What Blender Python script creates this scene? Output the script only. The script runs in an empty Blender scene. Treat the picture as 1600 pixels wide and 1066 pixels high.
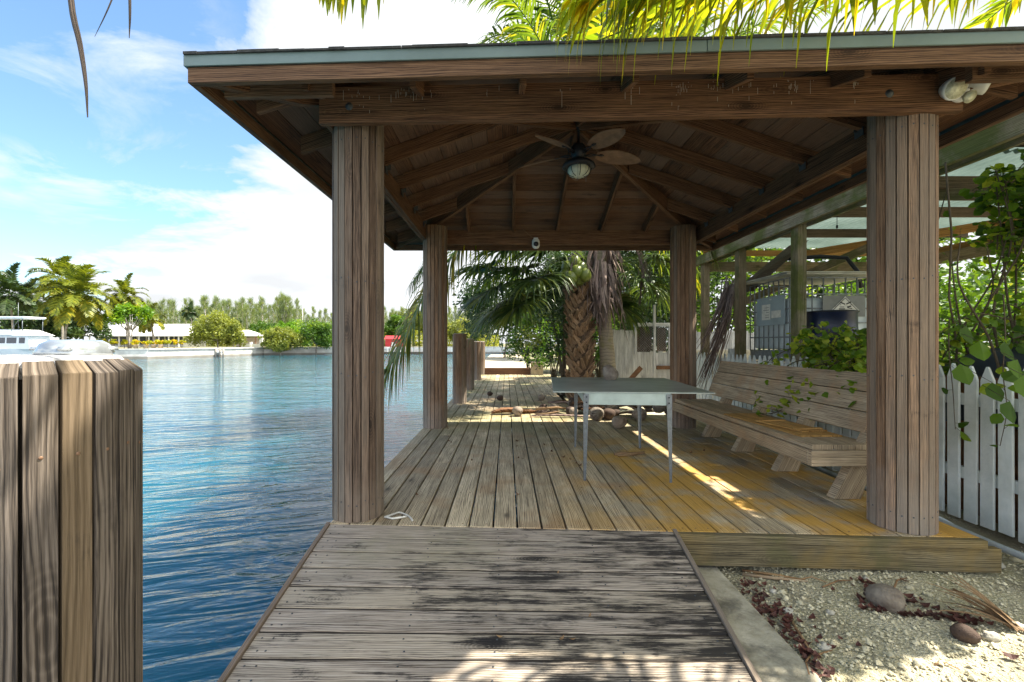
import bpy, math, random
import numpy as np
from mathutils import Vector, Matrix, noise
R = math.radians
scene = bpy.context.scene
col = scene.collection
# ---------------- camera ----------------
cam = bpy.data.cameras.new('camera'); camo = bpy.data.objects.new('camera', cam); col.objects.link(camo)
CH = 1.15
camo.location = (0, 0, CH); camo.rotation_euler = (R(90), 0, 0)
cam.lens = 16.0; cam.sensor_width = 36.0; cam.shift_x = 0.005; cam.shift_y = 0.0019
cam.clip_start = 0.02; cam.clip_end = 3000
scene.camera = camo
# ---------------- sun, sky ----------------
SUN = Vector((0.59, 0.11, 1.0)).normalized()
sl = bpy.data.lights.new('sun', 'SUN'); so = bpy.data.objects.new('sun', sl); col.objects.link(so)
sl.energy = 3.7; sl.angle = R(0.55); sl.color = (1.0, 0.93, 0.80)
so.rotation_euler = SUN.to_track_quat('Z', 'Y').to_euler(); so.location = (20, 4, 40)
world = bpy.data.worlds.new("World"); scene.world = world; world.use_nodes = True
EXPO = 2.0
scene.view_settings.view_transform = 'Standard'; scene.view_settings.look = 'None'
scene.view_settings.exposure = EXPO; scene.view_settings.gamma = 1

class NT:
    def __init__(s, tree): s.t = tree; tree.nodes.clear()
    def n(s, typ, _props=None, **kw):
        nd = s.t.nodes.new(typ)
        for k, v in (_props or {}).items(): setattr(nd, k, v)
        for k, v in kw.items():
            k = k.replace('_', ' ')
            inp = nd.inputs[int(k[1:])] if k[0] == 'i' and k[1:].isdigit() else nd.inputs[k]
            if isinstance(v, bpy.types.NodeSocket): s.t.links.new(v, inp)
            else: inp.default_value = v
        return nd
    def math(s, op, a, b=0.0, c=None, clamp=False):
        kw = dict(i0=a, i1=b)
        if c is not None: kw['i2'] = c
        return s.n('ShaderNodeMath', {'operation': op, 'use_clamp': clamp}, **kw).outputs[0]
    def mix(s, f, a, b, mode='MIX'):
        nd = s.t.nodes.new('ShaderNodeMix'); nd.data_type = 'RGBA'; nd.blend_type = mode
        for i, v in ((0, f), (6, a), (7, b)):
            if isinstance(v, bpy.types.NodeSocket): s.t.links.new(v, nd.inputs[i])
            else: nd.inputs[i].default_value = v if i == 0 else (*v[:3], 1)
        return nd.outputs[2]
    def ramp(s, f, stops, interp='LINEAR'):
        nd = s.t.nodes.new('ShaderNodeValToRGB'); s.t.links.new(f, nd.inputs[0])
        cr = nd.color_ramp; cr.interpolation = interp
        while len(cr.elements) < len(stops): cr.elements.new(0.5)
        for e, (p, c) in zip(cr.elements, stops):
            e.position = p; e.color = (*c, 1) if isinstance(c, (tuple, list)) else (c, c, c, 1)
        return nd.outputs[0]
    def maprange(s, v, a, b, c=0.0, d=1.0):
        nd = s.n('ShaderNodeMapRange', {'clamp': True}, Value=v); nd.inputs[1].default_value = a; nd.inputs[2].default_value = b
        nd.inputs[3].default_value = c; nd.inputs[4].default_value = d
        return nd.outputs[0]
    def xyz(s, x, y, z=0.0): return s.n('ShaderNodeCombineXYZ', X=x, Y=y, Z=z).outputs[0]
    def noise(s, vec, scale, detail=4, rough=0.55, dist=0.0):
        return s.n('ShaderNodeTexNoise', Vector=vec, Scale=scale, Detail=detail, Roughness=rough, Distortion=dist).outputs[0]
    def vor(s, vec, scale, out=0, rnd=1.0):
        return s.n('ShaderNodeTexVoronoi', Vector=vec, Scale=scale, Randomness=rnd).outputs[out]

def sky_nodes():
    N = NT(world.node_tree)
    out = N.n('ShaderNodeOutputWorld'); bg = N.n('ShaderNodeBackground')
    sky = N.n('ShaderNodeTexSky', {'sky_type': 'NISHITA', 'sun_disc': False, 'sun_elevation': math.asin(SUN.z),
              'sun_rotation': math.atan2(SUN.x, SUN.y), 'air_density': 1.0, 'dust_density': 0.6, 'ozone_density': 1.5, 'altitude': 0})
    g = N.n('ShaderNodeTexCoord').outputs['Generated']
    sp = N.n('ShaderNodeSeparateXYZ', Vector=g)
    X, Y, Z = sp.outputs
    zz = N.math('ADD', N.math('MAXIMUM', Z, 0.0), 0.16)
    u = N.math('DIVIDE', X, zz); v = N.math('DIVIDE', Y, zz)
    p = N.xyz(u, v, 0.37)
    n1 = N.noise(p, 1.15, 10, 0.60, 0.25)
    n2 = N.noise(N.xyz(u, v, 5.1), 0.32, 3, 0.5)
    # a tilt so that more cloud lies ahead and to the right
    az = N.math('DIVIDE', X, N.math('MAXIMUM', Y, 0.05))
    bias = N.maprange(N.math('ADD', az, N.math('MULTIPLY', Z, -0.25)), -1.0, -0.35, -0.085, 0.19)
    low = N.maprange(Z, 0.05, 0.24, 0.19, 0.0)
    d = N.math('ADD', N.math('ADD', N.math('MULTIPLY', n1, 0.8), N.math('MULTIPLY', n2, 0.22)), N.math('ADD', bias, low))
    bias2 = N.maprange(Y, -0.35, 0.15, 0.16, 0.0)  # extra cloud behind the camera, added for fill light
    d = N.math('ADD', d, bias2)
    m = N.maprange(d, 0.545, 0.625)
    m = N.math('POWER', m, 0.8)
    hz = N.maprange(Z, 0.0, 0.09, 0.30, 0.0)
    wi = N.math('MULTIPLY', N.maprange(N.noise(p, 2.2, 9, 0.62, 0.5), 0.49, 0.68, 0.0, 0.9), N.maprange(N.noise(N.xyz(u, v, 9.3), 0.9, 3, 0.5), 0.46, 0.60))
    m2 = N.math('MAXIMUM', N.math('MAXIMUM', m, wi), hz)
    shade = N.maprange(N.noise(N.xyz(u, v, 2.2), 1.4, 5, 0.5), 0.3, 0.7, 0.70, 1.0)
    cl = N.mix(1.0, N.mix(shade, (0.0, 0.0, 0.0), (0.33, 0.34, 0.35)), (1, 1, 1), 'MULTIPLY')
    bk = N.maprange(Y, -0.4, 0.2, 2.2, 1.0)  # unseen cloud behind the camera brightened to lift the shaded parts
    cl = N.n('ShaderNodeVectorMath', {'operation': 'SCALE'}, i0=cl, Scale=bk).outputs[0]
    skyc = N.mix(1.0, N.n('ShaderNodeVectorMath', {'operation': 'SCALE'}, i0=sky.outputs[0], Scale=0.076).outputs[0], (0.86, 1.0, 1.04), 'MULTIPLY')
    fin = N.mix(m2, skyc, cl)
    N.t.links.new(fin, bg.inputs[0]); bg.inputs[1].default_value = 1.0
    N.t.links.new(bg.outputs[0], out.inputs[0])
sky_nodes()

# ---------------- materials ----------------
MATS = {}
def newmat(name):
    m = bpy.data.materials.new(name); m.use_nodes = True; MATS[name] = m
    return m, NT(m.node_tree)
def finish(N, bsdf): o = N.n('ShaderNodeOutputMaterial'); N.t.links.new(bsdf.outputs[0], o.inputs[0])
def attr(N): return N.n('ShaderNodeAttribute', {'attribute_name': 'rnd'}).outputs['Fac']
def pos(N): return N.n('ShaderNodeNewGeometry').outputs['Position']

def wood(name, dark, mid, light, rough=0.8, var=0.35, stains=(), grain=1.0, bump=0.5, tint=None, across=1.0):
    m, N = newmat(name)
    uv = N.n('ShaderNodeUVMap').outputs[0]
    sp = N.n('ShaderNodeSeparateXYZ', Vector=uv); U, V = sp.outputs[0], sp.outputs[1]
    r = attr(N)
    wob = N.noise(N.xyz(N.math('MULTIPLY', U, 1.3), N.math('MULTIPLY', V, 7.0)), 1.0, 3, 0.5)
    vv = N.math('ADD', V, N.math('MULTIPLY', wob, 0.020))
    g1 = N.noise(N.xyz(N.math('MULTIPLY', U, 2.2), N.math('MULTIPLY', vv, 110.0 * across)), 1.0 * grain, 6, 0.62)
    g2 = N.noise(N.xyz(N.math('MULTIPLY', U, 11.0), N.math('MULTIPLY', vv, 360.0 * across)), 1.0 * grain, 3, 0.6)
    rings = N.math('ABSOLUTE', N.math('SINE', N.math('MULTIPLY', N.math('ADD', vv, N.math('MULTIPLY', wob, 0.05)), 300.0 * across)))
    # knots
    kv = N.n('ShaderNodeTexVoronoi', Vector=N.xyz(N.math('MULTIPLY', U, 1.0), N.math('MULTIPLY', V, 2.2)), Scale=1.9)
    kn = N.maprange(kv.outputs[0], 0.035, 0.11, 1.0, 0.0)
    krings = N.math('MULTIPLY', N.maprange(kv.outputs[0], 0.03, 0.3, 1.0, 0.0), N.math('ABSOLUTE', N.math('SINE', N.math('MULTIPLY', kv.outputs[0], 95.0))))
    f = N.math('ADD', N.math('MULTIPLY', g1, 0.62), N.math('ADD', N.math('MULTIPLY', g2, 0.30), N.math('MULTIPLY', rings, 0.14)))
    f = N.math('SUBTRACT', f, N.math('MULTIPLY', krings, 0.10))
    c = N.ramp(f, [(0.37, tuple(x * .7 for x in dark)), (0.455, dark), (0.54, mid), (0.66, light)])
    big = N.noise(N.xyz(N.math('MULTIPLY', U, 1.4), N.math('MULTIPLY', V, 9.0)), 1.3, 5, 0.65)
    bg_ = N.maprange(big, 0.3, 0.7, 0.72, 1.22)
    c = N.mix(1.0, c, N.n('ShaderNodeCombineColor', Red=bg_, Green=bg_, Blue=bg_).outputs[0], 'MULTIPLY')
    c = N.mix(N.math('MULTIPLY', kn, 0.75), c, tuple(x * 0.45 for x in dark))
    vr = N.math('ADD', 1.0 - var / 2, N.math('MULTIPLY', r, var))
    c = N.mix(1.0, c, N.n('ShaderNodeCombineColor', Red=vr, Green=vr, Blue=vr).outputs[0], 'MULTIPLY')
    if tint:   # boards that have weathered to another colour
        tn = N.noise(N.xyz(N.math('MULTIPLY', U, 0.7), N.math('MULTIPLY', V, 3.0)), 1.3, 3, 0.6)
        f2 = N.math('MULTIPLY', N.maprange(N.math('ADD', N.math('MULTIPLY', tn, 0.8), N.math('MULTIPLY', r, 0.8)), 0.72, 1.0), 0.8)
        c = N.mix(f2, c, N.mix(1.0, N.ramp(f, [(0.33, 0.55), (0.7, 1.35)]), tint, 'MULTIPLY'))
    P = pos(N)
    for st in stains: c = st(N, P, c, f)
    b = N.n('ShaderNodeBsdfPrincipled', Base_Color=c, Roughness=rough)
    b.inputs['Specular IOR Level'].default_value = 0.3
    h = N.math('ADD', N.math('MULTIPLY', g1, 0.7), N.math('MULTIPLY', g2, 0.3))
    bp = N.n('ShaderNodeBump', Strength=bump, Distance=0.006, Height=h)
    N.t.links.new(bp.outputs[0], b.inputs['Normal'])
    finish(N, b); return m

def plain(name, colr, rough=0.6, metal=0.0, nscale=6.0, namt=0.25, bump=0.0, bscale=60.0, col2=None, spec=0.5, alpha=None):
    m, N = newmat(name)
    P = N.n('ShaderNodeTexCoord').outputs['Object']
    n = N.noise(P, nscale, 6, 0.6)
    c2 = col2 or tuple(x * (1 - namt) for x in colr)
    c1 = colr if col2 else tuple(min(1, x * (1 + namt)) for x in colr)
    c = N.ramp(n, [(0.32, c2), (0.68, c1)])
    vr = N.math('ADD', 0.85, N.math('MULTIPLY', attr(N), 0.3))
    c = N.mix(1.0, c, N.n('ShaderNodeCombineColor', Red=vr, Green=vr, Blue=vr).outputs[0], 'MULTIPLY')
    b = N.n('ShaderNodeBsdfPrincipled', Base_Color=c, Roughness=rough, Metallic=metal)
    b.inputs['Specular IOR Level'].default_value = spec
    if bump:
        bp = N.n('ShaderNodeBump', Strength=bump, Distance=0.01, Height=N.noise(P, bscale, 6, 0.6))
        N.t.links.new(bp.outputs[0], b.inputs['Normal'])
    finish(N, b); return m

def leafmat(name, ca, cb, cc=None, trans=0.45, rough=0.45, transcol=None, nscale=1.5):
    m, N = newmat(name)
    r = attr(N)
    n = N.noise(pos(N), nscale, 2, 0.5)
    k = N.math('ADD', N.math('MULTIPLY', r, 0.75), N.math('MULTIPLY', n, 0.3))
    stops = [(0.15, ca), (0.65, cb)] + ([(0.92, cc)] if cc else [])
    c = N.ramp(k, stops)
    b = N.n('ShaderNodeBsdfPrincipled', Base_Color=c, Roughness=rough); b.inputs['Specular IOR Level'].default_value = 0.35
    tcol = N.mix(1.0, c, transcol or (1.9, 1.75, 0.55), 'MULTIPLY')
    t = N.n('ShaderNodeBsdfTranslucent', Color=tcol)
    mx = N.n('ShaderNodeMixShader', i0=trans); N.t.links.new(b.outputs[0], mx.inputs[1]); N.t.links.new(t.outputs[0], mx.inputs[2])
    finish(N, mx); return m

def st_mould(scale=1.7, lo=0.5, hi=0.62, colr=(0.018, 0.016, 0.016), amt=0.85, box=None):
    def f(N, P, c, g):
        s = N.n('ShaderNodeSeparateXYZ', Vector=P)
        q = N.xyz(N.math('MULTIPLY', s.outputs[0], 0.75), N.math('MULTIPLY', s.outputs[1], 1.3), s.outputs[2])
        n = N.noise(q, scale, 9, 0.68)
        n = N.math('ADD', n, N.math('MULTIPLY', N.math('SUBTRACT', 0.5, g), 0.45))
        k = N.maprange(n, lo, hi)
        if box:
            bx = N.noise(P, 1.1, 1, 0.5)
            k = N.math('MULTIPLY', k, N.maprange(N.math('ADD', s.outputs[0], bx), box[0], box[1]))
        return N.mix(N.math('MULTIPLY', k, amt), c, colr)
    return f
def st_patch(colr, scale, lo, hi, amt, ax=None, seed=0.0, ay=None, mult=False):
    def f(N, P, c, g):
        s = N.n('ShaderNodeSeparateXYZ', Vector=P)
        n = N.noise(N.xyz(s.outputs[0], s.outputs[1], N.math('ADD', s.outputs[2], seed)), scale, 5, 0.6)
        k = N.math('MULTIPLY', N.maprange(n, lo, hi), amt)
        if ax: k = N.math('MULTIPLY', k, N.maprange(s.outputs[0], ax[0], ax[1]))
        if ay: k = N.math('MULTIPLY', k, N.maprange(s.outputs[1], ay[0], ay[1]))
        cc = N.mix(1.0, N.ramp(g, [(0.3, 0.6), (0.7, 1.3)]), colr, 'MULTIPLY')
        return N.mix(k, c, cc)
    return f
def st_streak(lo, hi, amt, ax=None, su=1.6, sv=22.0, colr=(0.016, 0.014, 0.013)):
    def f(N, P, c, g):     # mildew soaking along the grain, board by board
        s = N.n('ShaderNodeSeparateXYZ', Vector=P)
        uv = N.n('ShaderNodeSeparateXYZ', Vector=N.n('ShaderNodeUVMap').outputs[0])
        n = N.noise(N.xyz(N.math('MULTIPLY', uv.outputs[0], su), N.math('MULTIPLY', uv.outputs[1], sv)), 1.0, 9, 0.72)
        b = N.noise(N.xyz(N.math('MULTIPLY', s.outputs[0], 0.8), s.outputs[1]), 1.6, 4, 0.6)
        d = N.math('ADD', N.math('MULTIPLY', n, 0.62), N.math('MULTIPLY', b, 0.38))
        d = N.math('ADD', d, N.math('MULTIPLY', attr(N), 0.05))
        if ax: d = N.math('ADD', d, N.maprange(s.outputs[0], ax[0], ax[1], -0.10, 0.02))
        d = N.math('SUBTRACT', d, N.math('MULTIPLY', N.math('SUBTRACT', g, 0.5), 0.35))
        return N.mix(N.math('MULTIPLY', N.maprange(d, lo, hi), amt), c, colr)
    return f
def st_low(colr, z0, z1, amt):      # splash dirt low on posts
    def f(N, P, c, g):
        s = N.n('ShaderNodeSeparateXYZ', Vector=P)
        n = N.math('MULTIPLY', N.noise(P, 9.0, 4, 0.6), 0.5)
        k = N.maprange(N.math('ADD', s.outputs[2], n), z0, z1, amt, 0.0)
        return N.mix(k, c, colr)
    return f

W = wood
W('deck_wood', (0.17, 0.13, 0.085), (0.43, 0.345, 0.22), (0.60, 0.49, 0.33), var=0.55, stains=(
    st_patch((0.36, 0.21, 0.10), 2.3, 0.50, 0.68, 0.55, seed=3.0),
    st_patch((0.52, 0.29, 0.055), 1.9, 0.42, 0.56, 0.9, ax=(0.2, 1.1), ay=(6.0, 4.6)),
    st_patch((0.15, 0.16, 0.06), 1.1, 0.44, 0.60, 0.6, ay=(4.6, 6.5), seed=7.0),
    st_patch((0.32, 0.31, 0.30), 2.1, 0.56, 0.64, 0.6, ax=(1.2, 2.0), seed=9.0),
    st_mould(2.4, 0.60, 0.74, amt=0.6)))
W('ramp_wood', (0.17, 0.133, 0.10), (0.35, 0.288, 0.225), (0.50, 0.43, 0.35), var=0.35, stains=(
    st_patch((0.24, 0.22, 0.12), 1.3, 0.48, 0.62, 0.5, ay=(2.3, 2.7), seed=2.0),
    st_streak(0.475, 0.565, 0.94, ax=(-1.3, 0.35), su=3.0, sv=20.0), st_mould(7.0, 0.57, 0.66, amt=0.85)), tint=(0.36, 0.30, 0.22))
W('beam_edge_wood', (0.06, 0.05, 0.03), (0.155, 0.125, 0.07), (0.25, 0.205, 0.12), stains=(st_patch((0.22, 0.145, 0.04), 2.0, 0.50, 0.64, 0.5), st_patch((0.09, 0.085, 0.035), 3.0, 0.5, 0.6, 0.6, seed=4.0)))
W('column_wood', (0.035, 0.019, 0.012), (0.215, 0.12, 0.066), (0.42, 0.265, 0.16), var=0.85, tint=(0.15, 0.122, 0.095), across=1.6, stains=(
    st_mould(6.0, 0.60, 0.70, amt=0.6), st_low((0.32, 0.30, 0.27), 0.25, 0.75, 0.35)))
W('column_grey_wood', (0.016, 0.011, 0.008), (0.115, 0.072, 0.048), (0.29, 0.20, 0.14), var=0.9, tint=(0.15, 0.122, 0.095), across=1.6, stains=(
    st_mould(5.0, 0.58, 0.68, amt=0.6), st_low((0.32, 0.26, 0.2), 0.25, 0.6, 0.3)))
W('piling_wood', (0.035, 0.028, 0.024), (0.105, 0.084, 0.067), (0.22, 0.182, 0.15), var=0.4, tint=(0.14, 0.098, 0.055), across=1.0, stains=(st_mould(5.0, 0.58, 0.70, amt=0.5),), bump=0.8)
W('piling_top', (0.33, 0.31, 0.29), (0.52, 0.50, 0.48), (0.68, 0.66, 0.64), var=0.1, bump=0.8, across=0.5)
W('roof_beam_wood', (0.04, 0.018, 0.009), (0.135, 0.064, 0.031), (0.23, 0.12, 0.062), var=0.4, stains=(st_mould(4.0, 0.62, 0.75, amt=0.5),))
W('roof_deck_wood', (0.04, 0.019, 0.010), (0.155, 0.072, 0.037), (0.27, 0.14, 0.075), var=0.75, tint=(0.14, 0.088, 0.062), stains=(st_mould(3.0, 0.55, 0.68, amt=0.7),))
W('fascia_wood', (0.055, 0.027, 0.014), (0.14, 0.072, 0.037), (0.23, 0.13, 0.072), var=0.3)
W('bench_wood', (0.17, 0.125, 0.08), (0.36, 0.275, 0.18), (0.50, 0.40, 0.27), var=0.35, stains=(st_patch((0.36, 0.22, 0.12), 3.5, 0.52, 0.64, 0.55, seed=5.0), st_mould(4.0, 0.62, 0.72, amt=0.6)))
W('panel_wood', (0.24, 0.12, 0.03), (0.42, 0.23, 0.065), (0.55, 0.33, 0.12), var=0.3, bump=0.2)
W('mossy_wood', (0.10, 0.085, 0.05), (0.22, 0.185, 0.12), (0.32, 0.28, 0.19), stains=(st_patch((0.085, 0.105, 0.018), 2.2, 0.46, 0.60, 0.85), st_mould(5.0, 0.6, 0.7)))
W('lean_wood', (0.11, 0.08, 0.045), (0.22, 0.165, 0.095), (0.32, 0.25, 0.16), var=0.5, stains=(st_patch((0.08, 0.09, 0.025), 2.8, 0.5, 0.6, 0.6),))
W('lean_dark_wood', (0.05, 0.033, 0.02), (0.115, 0.075, 0.045), (0.17, 0.12, 0.08), var=0.4)
W('orange_wood', (0.24, 0.11, 0.03), (0.40, 0.20, 0.055), (0.52, 0.29, 0.09), var=0.3)
plain('white_paint', (0.76, 0.79, 0.77), 0.6, nscale=5.0, col2=(0.55, 0.60, 0.58), bump=0.3, bscale=40)
W('worn_white', (0.28, 0.27, 0.26), (0.50, 0.50, 0.49), (0.62, 0.62, 0.61), var=0.3)
plain('drip_paint', (0.14, 0.19, 0.18), 0.45, nscale=2.0, namt=0.18)
plain('shingle', (0.05, 0.048, 0.045), 0.95, nscale=30, namt=0.4, bump=1.0, bscale=180)
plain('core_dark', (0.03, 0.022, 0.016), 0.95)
plain('galv', (0.18, 0.20, 0.215), 0.45, metal=0.75, nscale=40, namt=0.22)
plain('screw', (0.22, 0.13, 0.08), 0.6, metal=0.5)
plain('bolt', (0.07, 0.075, 0.08), 0.7, metal=0.3)
plain('black_metal', (0.012, 0.013, 0.018), 0.4, metal=0.3)
plain('fan_bronze', (0.022, 0.024, 0.032), 0.45, metal=0.3)
plain('glass_globe', (0.62, 0.64, 0.52), 0.25, nscale=20, namt=0.1)
plain('white_plastic', (0.72, 0.72, 0.70), 0.35)
plain('yellowed_plastic', (0.62, 0.58, 0.40), 0.4, nscale=15, namt=0.25)
plain('lens_glass', (0.55, 0.54, 0.40), 0.15, nscale=60, namt=0.3)
plain('silver_plastic', (0.34, 0.37, 0.39), 0.16, metal=0.55, nscale=9, namt=0.35)
plain('table_glass', (0.34, 0.385, 0.35), 0.30, nscale=2.2, namt=0.35, spec=0.8)
plain('apron_paint', (0.40, 0.48, 0.44), 0.45, nscale=7, namt=0.15)
plain('rope_white', (0.62, 0.60, 0.53), 0.9, nscale=60)
plain('drip_stain', (0.40, 0.35, 0.28), 0.9)
plain('blade_wood', (0.20, 0.115, 0.07), 0.6, nscale=12, namt=0.3)
plain('husk', (0.34, 0.28, 0.215), 0.9, nscale=9, col2=(0.15, 0.11, 0.08), bump=0.9, bscale=50)
plain('husk_grey', (0.30, 0.255, 0.20), 0.9, nscale=14, col2=(0.12, 0.092, 0.07), bump=0.9, bscale=60)
plain('husk_brown', (0.09, 0.055, 0.038), 0.9, nscale=12, col2=(0.045, 0.028, 0.02), bump=0.9, bscale=60)
W('spathe', (0.06, 0.028, 0.014), (0.16, 0.075, 0.035), (0.26, 0.14, 0.07), bump=0.6)
W('dry_stalk', (0.10, 0.055, 0.03), (0.24, 0.145, 0.07), (0.38, 0.26, 0.14))
W('dead_strip', (0.03, 0.022, 0.018), (0.09, 0.065, 0.05), (0.20, 0.15, 0.11), var=0.6)
W('dead_frond', (0.085, 0.055, 0.045), (0.20, 0.14, 0.12), (0.34, 0.26, 0.21), var=0.8)
W('boot_bark', (0.10, 0.055, 0.03), (0.27, 0.165, 0.09), (0.42, 0.29, 0.18), var=0.7, bump=0.9)
plain('green_coconut', (0.13, 0.16, 0.018), 0.4, nscale=6, col2=(0.08, 0.11, 0.012))
plain('barrel_blue', (0.008, 0.016, 0.05), 0.38, nscale=5, namt=0.3)
plain('tote_plastic', (0.56, 0.55, 0.46), 0.45, nscale=3, namt=0.12)
plain('tote_side', (0.56, 0.64, 0.66), 0.45, nscale=3, namt=0.15)
plain('tote_plate', (0.34, 0.42, 0.45), 0.5, nscale=4, namt=0.12)
plain('plate_grey', (0.17, 0.18, 0.17), 0.55, nscale=5)
plain('label_white', (0.62, 0.62, 0.57), 0.6, nscale=20, namt=0.15)
plain('ink', (0.03, 0.03, 0.03), 0.7)
plain('cage_metal', (0.24, 0.26, 0.27), 0.5, metal=0.3, nscale=20)
plain('tote_lid', (0.42, 0.42, 0.37), 0.6, nscale=5)
plain('grey_pipe', (0.42, 0.46, 0.48), 0.4, nscale=6)
plain('green_hose', (0.01, 0.16, 0.09), 0.4)
plain('tarp_dark', (0.035, 0.045, 0.06), 0.5, nscale=4, bump=0.5, bscale=5)
plain('rust', (0.16, 0.075, 0.035), 0.8, nscale=7, namt=0.5)
plain('stone_grey', (0.42, 0.39, 0.32), 0.9, nscale=12, namt=0.3, bump=0.6, bscale=30)
plain('pebble', (0.72, 0.65, 0.46), 0.95, nscale=30, col2=(0.50, 0.45, 0.29), bump=0.6, bscale=120)
plain('litter_red', (0.13, 0.038, 0.024), 0.7, nscale=9, col2=(0.045, 0.018, 0.013))
plain('litter_tan', (0.36, 0.22, 0.10), 0.8, nscale=9, col2=(0.17, 0.085, 0.04))
plain('vine_stem', (0.085, 0.062, 0.035), 0.8, nscale=15)
plain('white_wall', (0.78, 0.77, 0.73), 0.8, nscale=1.0, namt=0.06)
plain('white_roof', (0.80, 0.79, 0.77), 0.6, nscale=1.0, namt=0.05)
plain('dark_screen', (0.045, 0.055, 0.062), 0.35, nscale=1.0)
plain('post_brown', (0.22, 0.13, 0.08), 0.7)
plain('boat_white', (0.80, 0.82, 0.83), 0.25, nscale=2, namt=0.04)
plain('boat_glass', (0.02, 0.03, 0.045), 0.1)
plain('red_paint', (0.42, 0.025, 0.03), 0.6)
plain('terracotta', (0.62, 0.52, 0.46), 0.8)
plain('pale_bark', (0.30, 0.27, 0.23), 0.9, nscale=5, namt=0.3, bump=0.5, bscale=12)
plain('dark_bark', (0.10, 0.08, 0.06), 0.9, nscale=5, namt=0.3)
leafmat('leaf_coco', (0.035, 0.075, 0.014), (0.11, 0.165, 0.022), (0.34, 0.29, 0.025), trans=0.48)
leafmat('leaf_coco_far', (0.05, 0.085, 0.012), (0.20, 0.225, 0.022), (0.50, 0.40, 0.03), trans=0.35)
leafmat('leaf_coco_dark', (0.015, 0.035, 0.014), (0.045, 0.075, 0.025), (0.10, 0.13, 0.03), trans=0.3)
leafmat('leaf_near', (0.07, 0.14, 0.012), (0.22, 0.26, 0.02), (0.52, 0.40, 0.025), trans=0.62, transcol=(2.1, 1.8, 0.5))
leafmat('leaf_sabal', (0.03, 0.06, 0.022), (0.08, 0.13, 0.04), (0.19, 0.23, 0.05), trans=0.42, rough=0.35)
leafmat('leaf_vine', (0.025, 0.07, 0.008), (0.12, 0.22, 0.016), (0.40, 0.44, 0.05), trans=0.5)
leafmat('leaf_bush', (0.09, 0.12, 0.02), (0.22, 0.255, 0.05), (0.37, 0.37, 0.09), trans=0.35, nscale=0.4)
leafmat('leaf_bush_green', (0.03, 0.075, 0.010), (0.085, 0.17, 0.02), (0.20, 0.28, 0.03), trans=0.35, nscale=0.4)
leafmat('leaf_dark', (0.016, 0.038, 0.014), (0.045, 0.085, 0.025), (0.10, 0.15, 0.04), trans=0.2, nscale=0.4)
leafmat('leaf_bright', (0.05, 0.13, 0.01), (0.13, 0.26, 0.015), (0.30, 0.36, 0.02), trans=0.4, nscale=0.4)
leafmat('leaf_needle', (0.09, 0.14, 0.06), (0.17, 0.23, 0.085), (0.30, 0.33, 0.13), trans=0.35, nscale=0.2)  # greyed and paled in place of distant haze
leafmat('leaf_croton', (0.20, 0.26, 0.01), (0.46, 0.42, 0.01), (0.62, 0.38, 0.015), trans=0.3)

def corr_mat():
    m, N = newmat('corrugated_sheet')
    n = N.noise(pos(N), 1.4, 5, 0.6)
    c = N.ramp(n, [(0.3, (0.13, 0.19, 0.17)), (0.7, (0.25, 0.33, 0.31))])
    b = N.n('ShaderNodeBsdfPrincipled', Base_Color=c, Roughness=0.4)
    t = N.n('ShaderNodeBsdfTranslucent', Color=c)
    mx = N.n('ShaderNodeMixShader', i0=0.28); N.t.links.new(b.outputs[0], mx.inputs[1]); N.t.links.new(t.outputs[0], mx.inputs[2])
    finish(N, mx)
corr_mat()
def water_mat():
    m, N = newmat('water')
    P = pos(N); s = N.n('ShaderNodeSeparateXYZ', Vector=P); X, Y = s.outputs[0], s.outputs[1]
    dist = N.n('ShaderNodeVectorMath', {'operation': 'LENGTH'}, i0=P).outputs['Value']
    # ripples run across the canal, slightly turned
    a = N.xyz(N.math('ADD', N.math('MULTIPLY', X, 0.30), N.math('MULTIPLY', Y, 0.12)), N.math('ADD', N.math('MULTIPLY', Y, 1.15), N.math('MULTIPLY', X, -0.36)))
    w1 = N.noise(a, 3.1, 3, 0.5, 0.8)
    w2 = N.noise(a, 8.5, 3, 0.5, 0.4)
    w3 = N.noise(N.xyz(N.math('MULTIPLY', X, 0.5), Y), 0.55, 2, 0.5, 0.3)
    w4 = N.noise(N.xyz(N.math('MULTIPLY', X, 0.8), N.math('MULTIPLY', Y, 1.3)), 15.0, 2, 0.5)
    h = N.math('ADD', N.math('ADD', N.math('MULTIPLY', w1, 0.075), N.math('MULTIPLY', w2, 0.012)), N.math('ADD', N.math('MULTIPLY', w3, 0.17), N.math('MULTIPLY', w4, 0.004)))
    st = N.maprange(dist, 3.0, 30.0, 1.0, 0.5)
    bp = N.n('ShaderNodeBump', Strength=st, Distance=1.0, Height=h)
    c = N.ramp(N.noise(P, 0.12, 3, 0.5), [(0.35, (0.004, 0.062, 0.105)), (0.65, (0.008, 0.088, 0.122))])
    b = N.n('ShaderNodeBsdfPrincipled', Base_Color=c, Roughness=0.05, IOR=1.42)
    b.subsurface_method = 'BURLEY'; b.inputs['Subsurface Weight'].default_value = 1.0; b.inputs['Subsurface Radius'].default_value = (1.2, 1.6, 2.0); b.inputs['Subsurface Scale'].default_value = 1.3
    N.t.links.new(bp.outputs[0], b.inputs['Normal']); finish(N, b)
water_mat()
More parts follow.
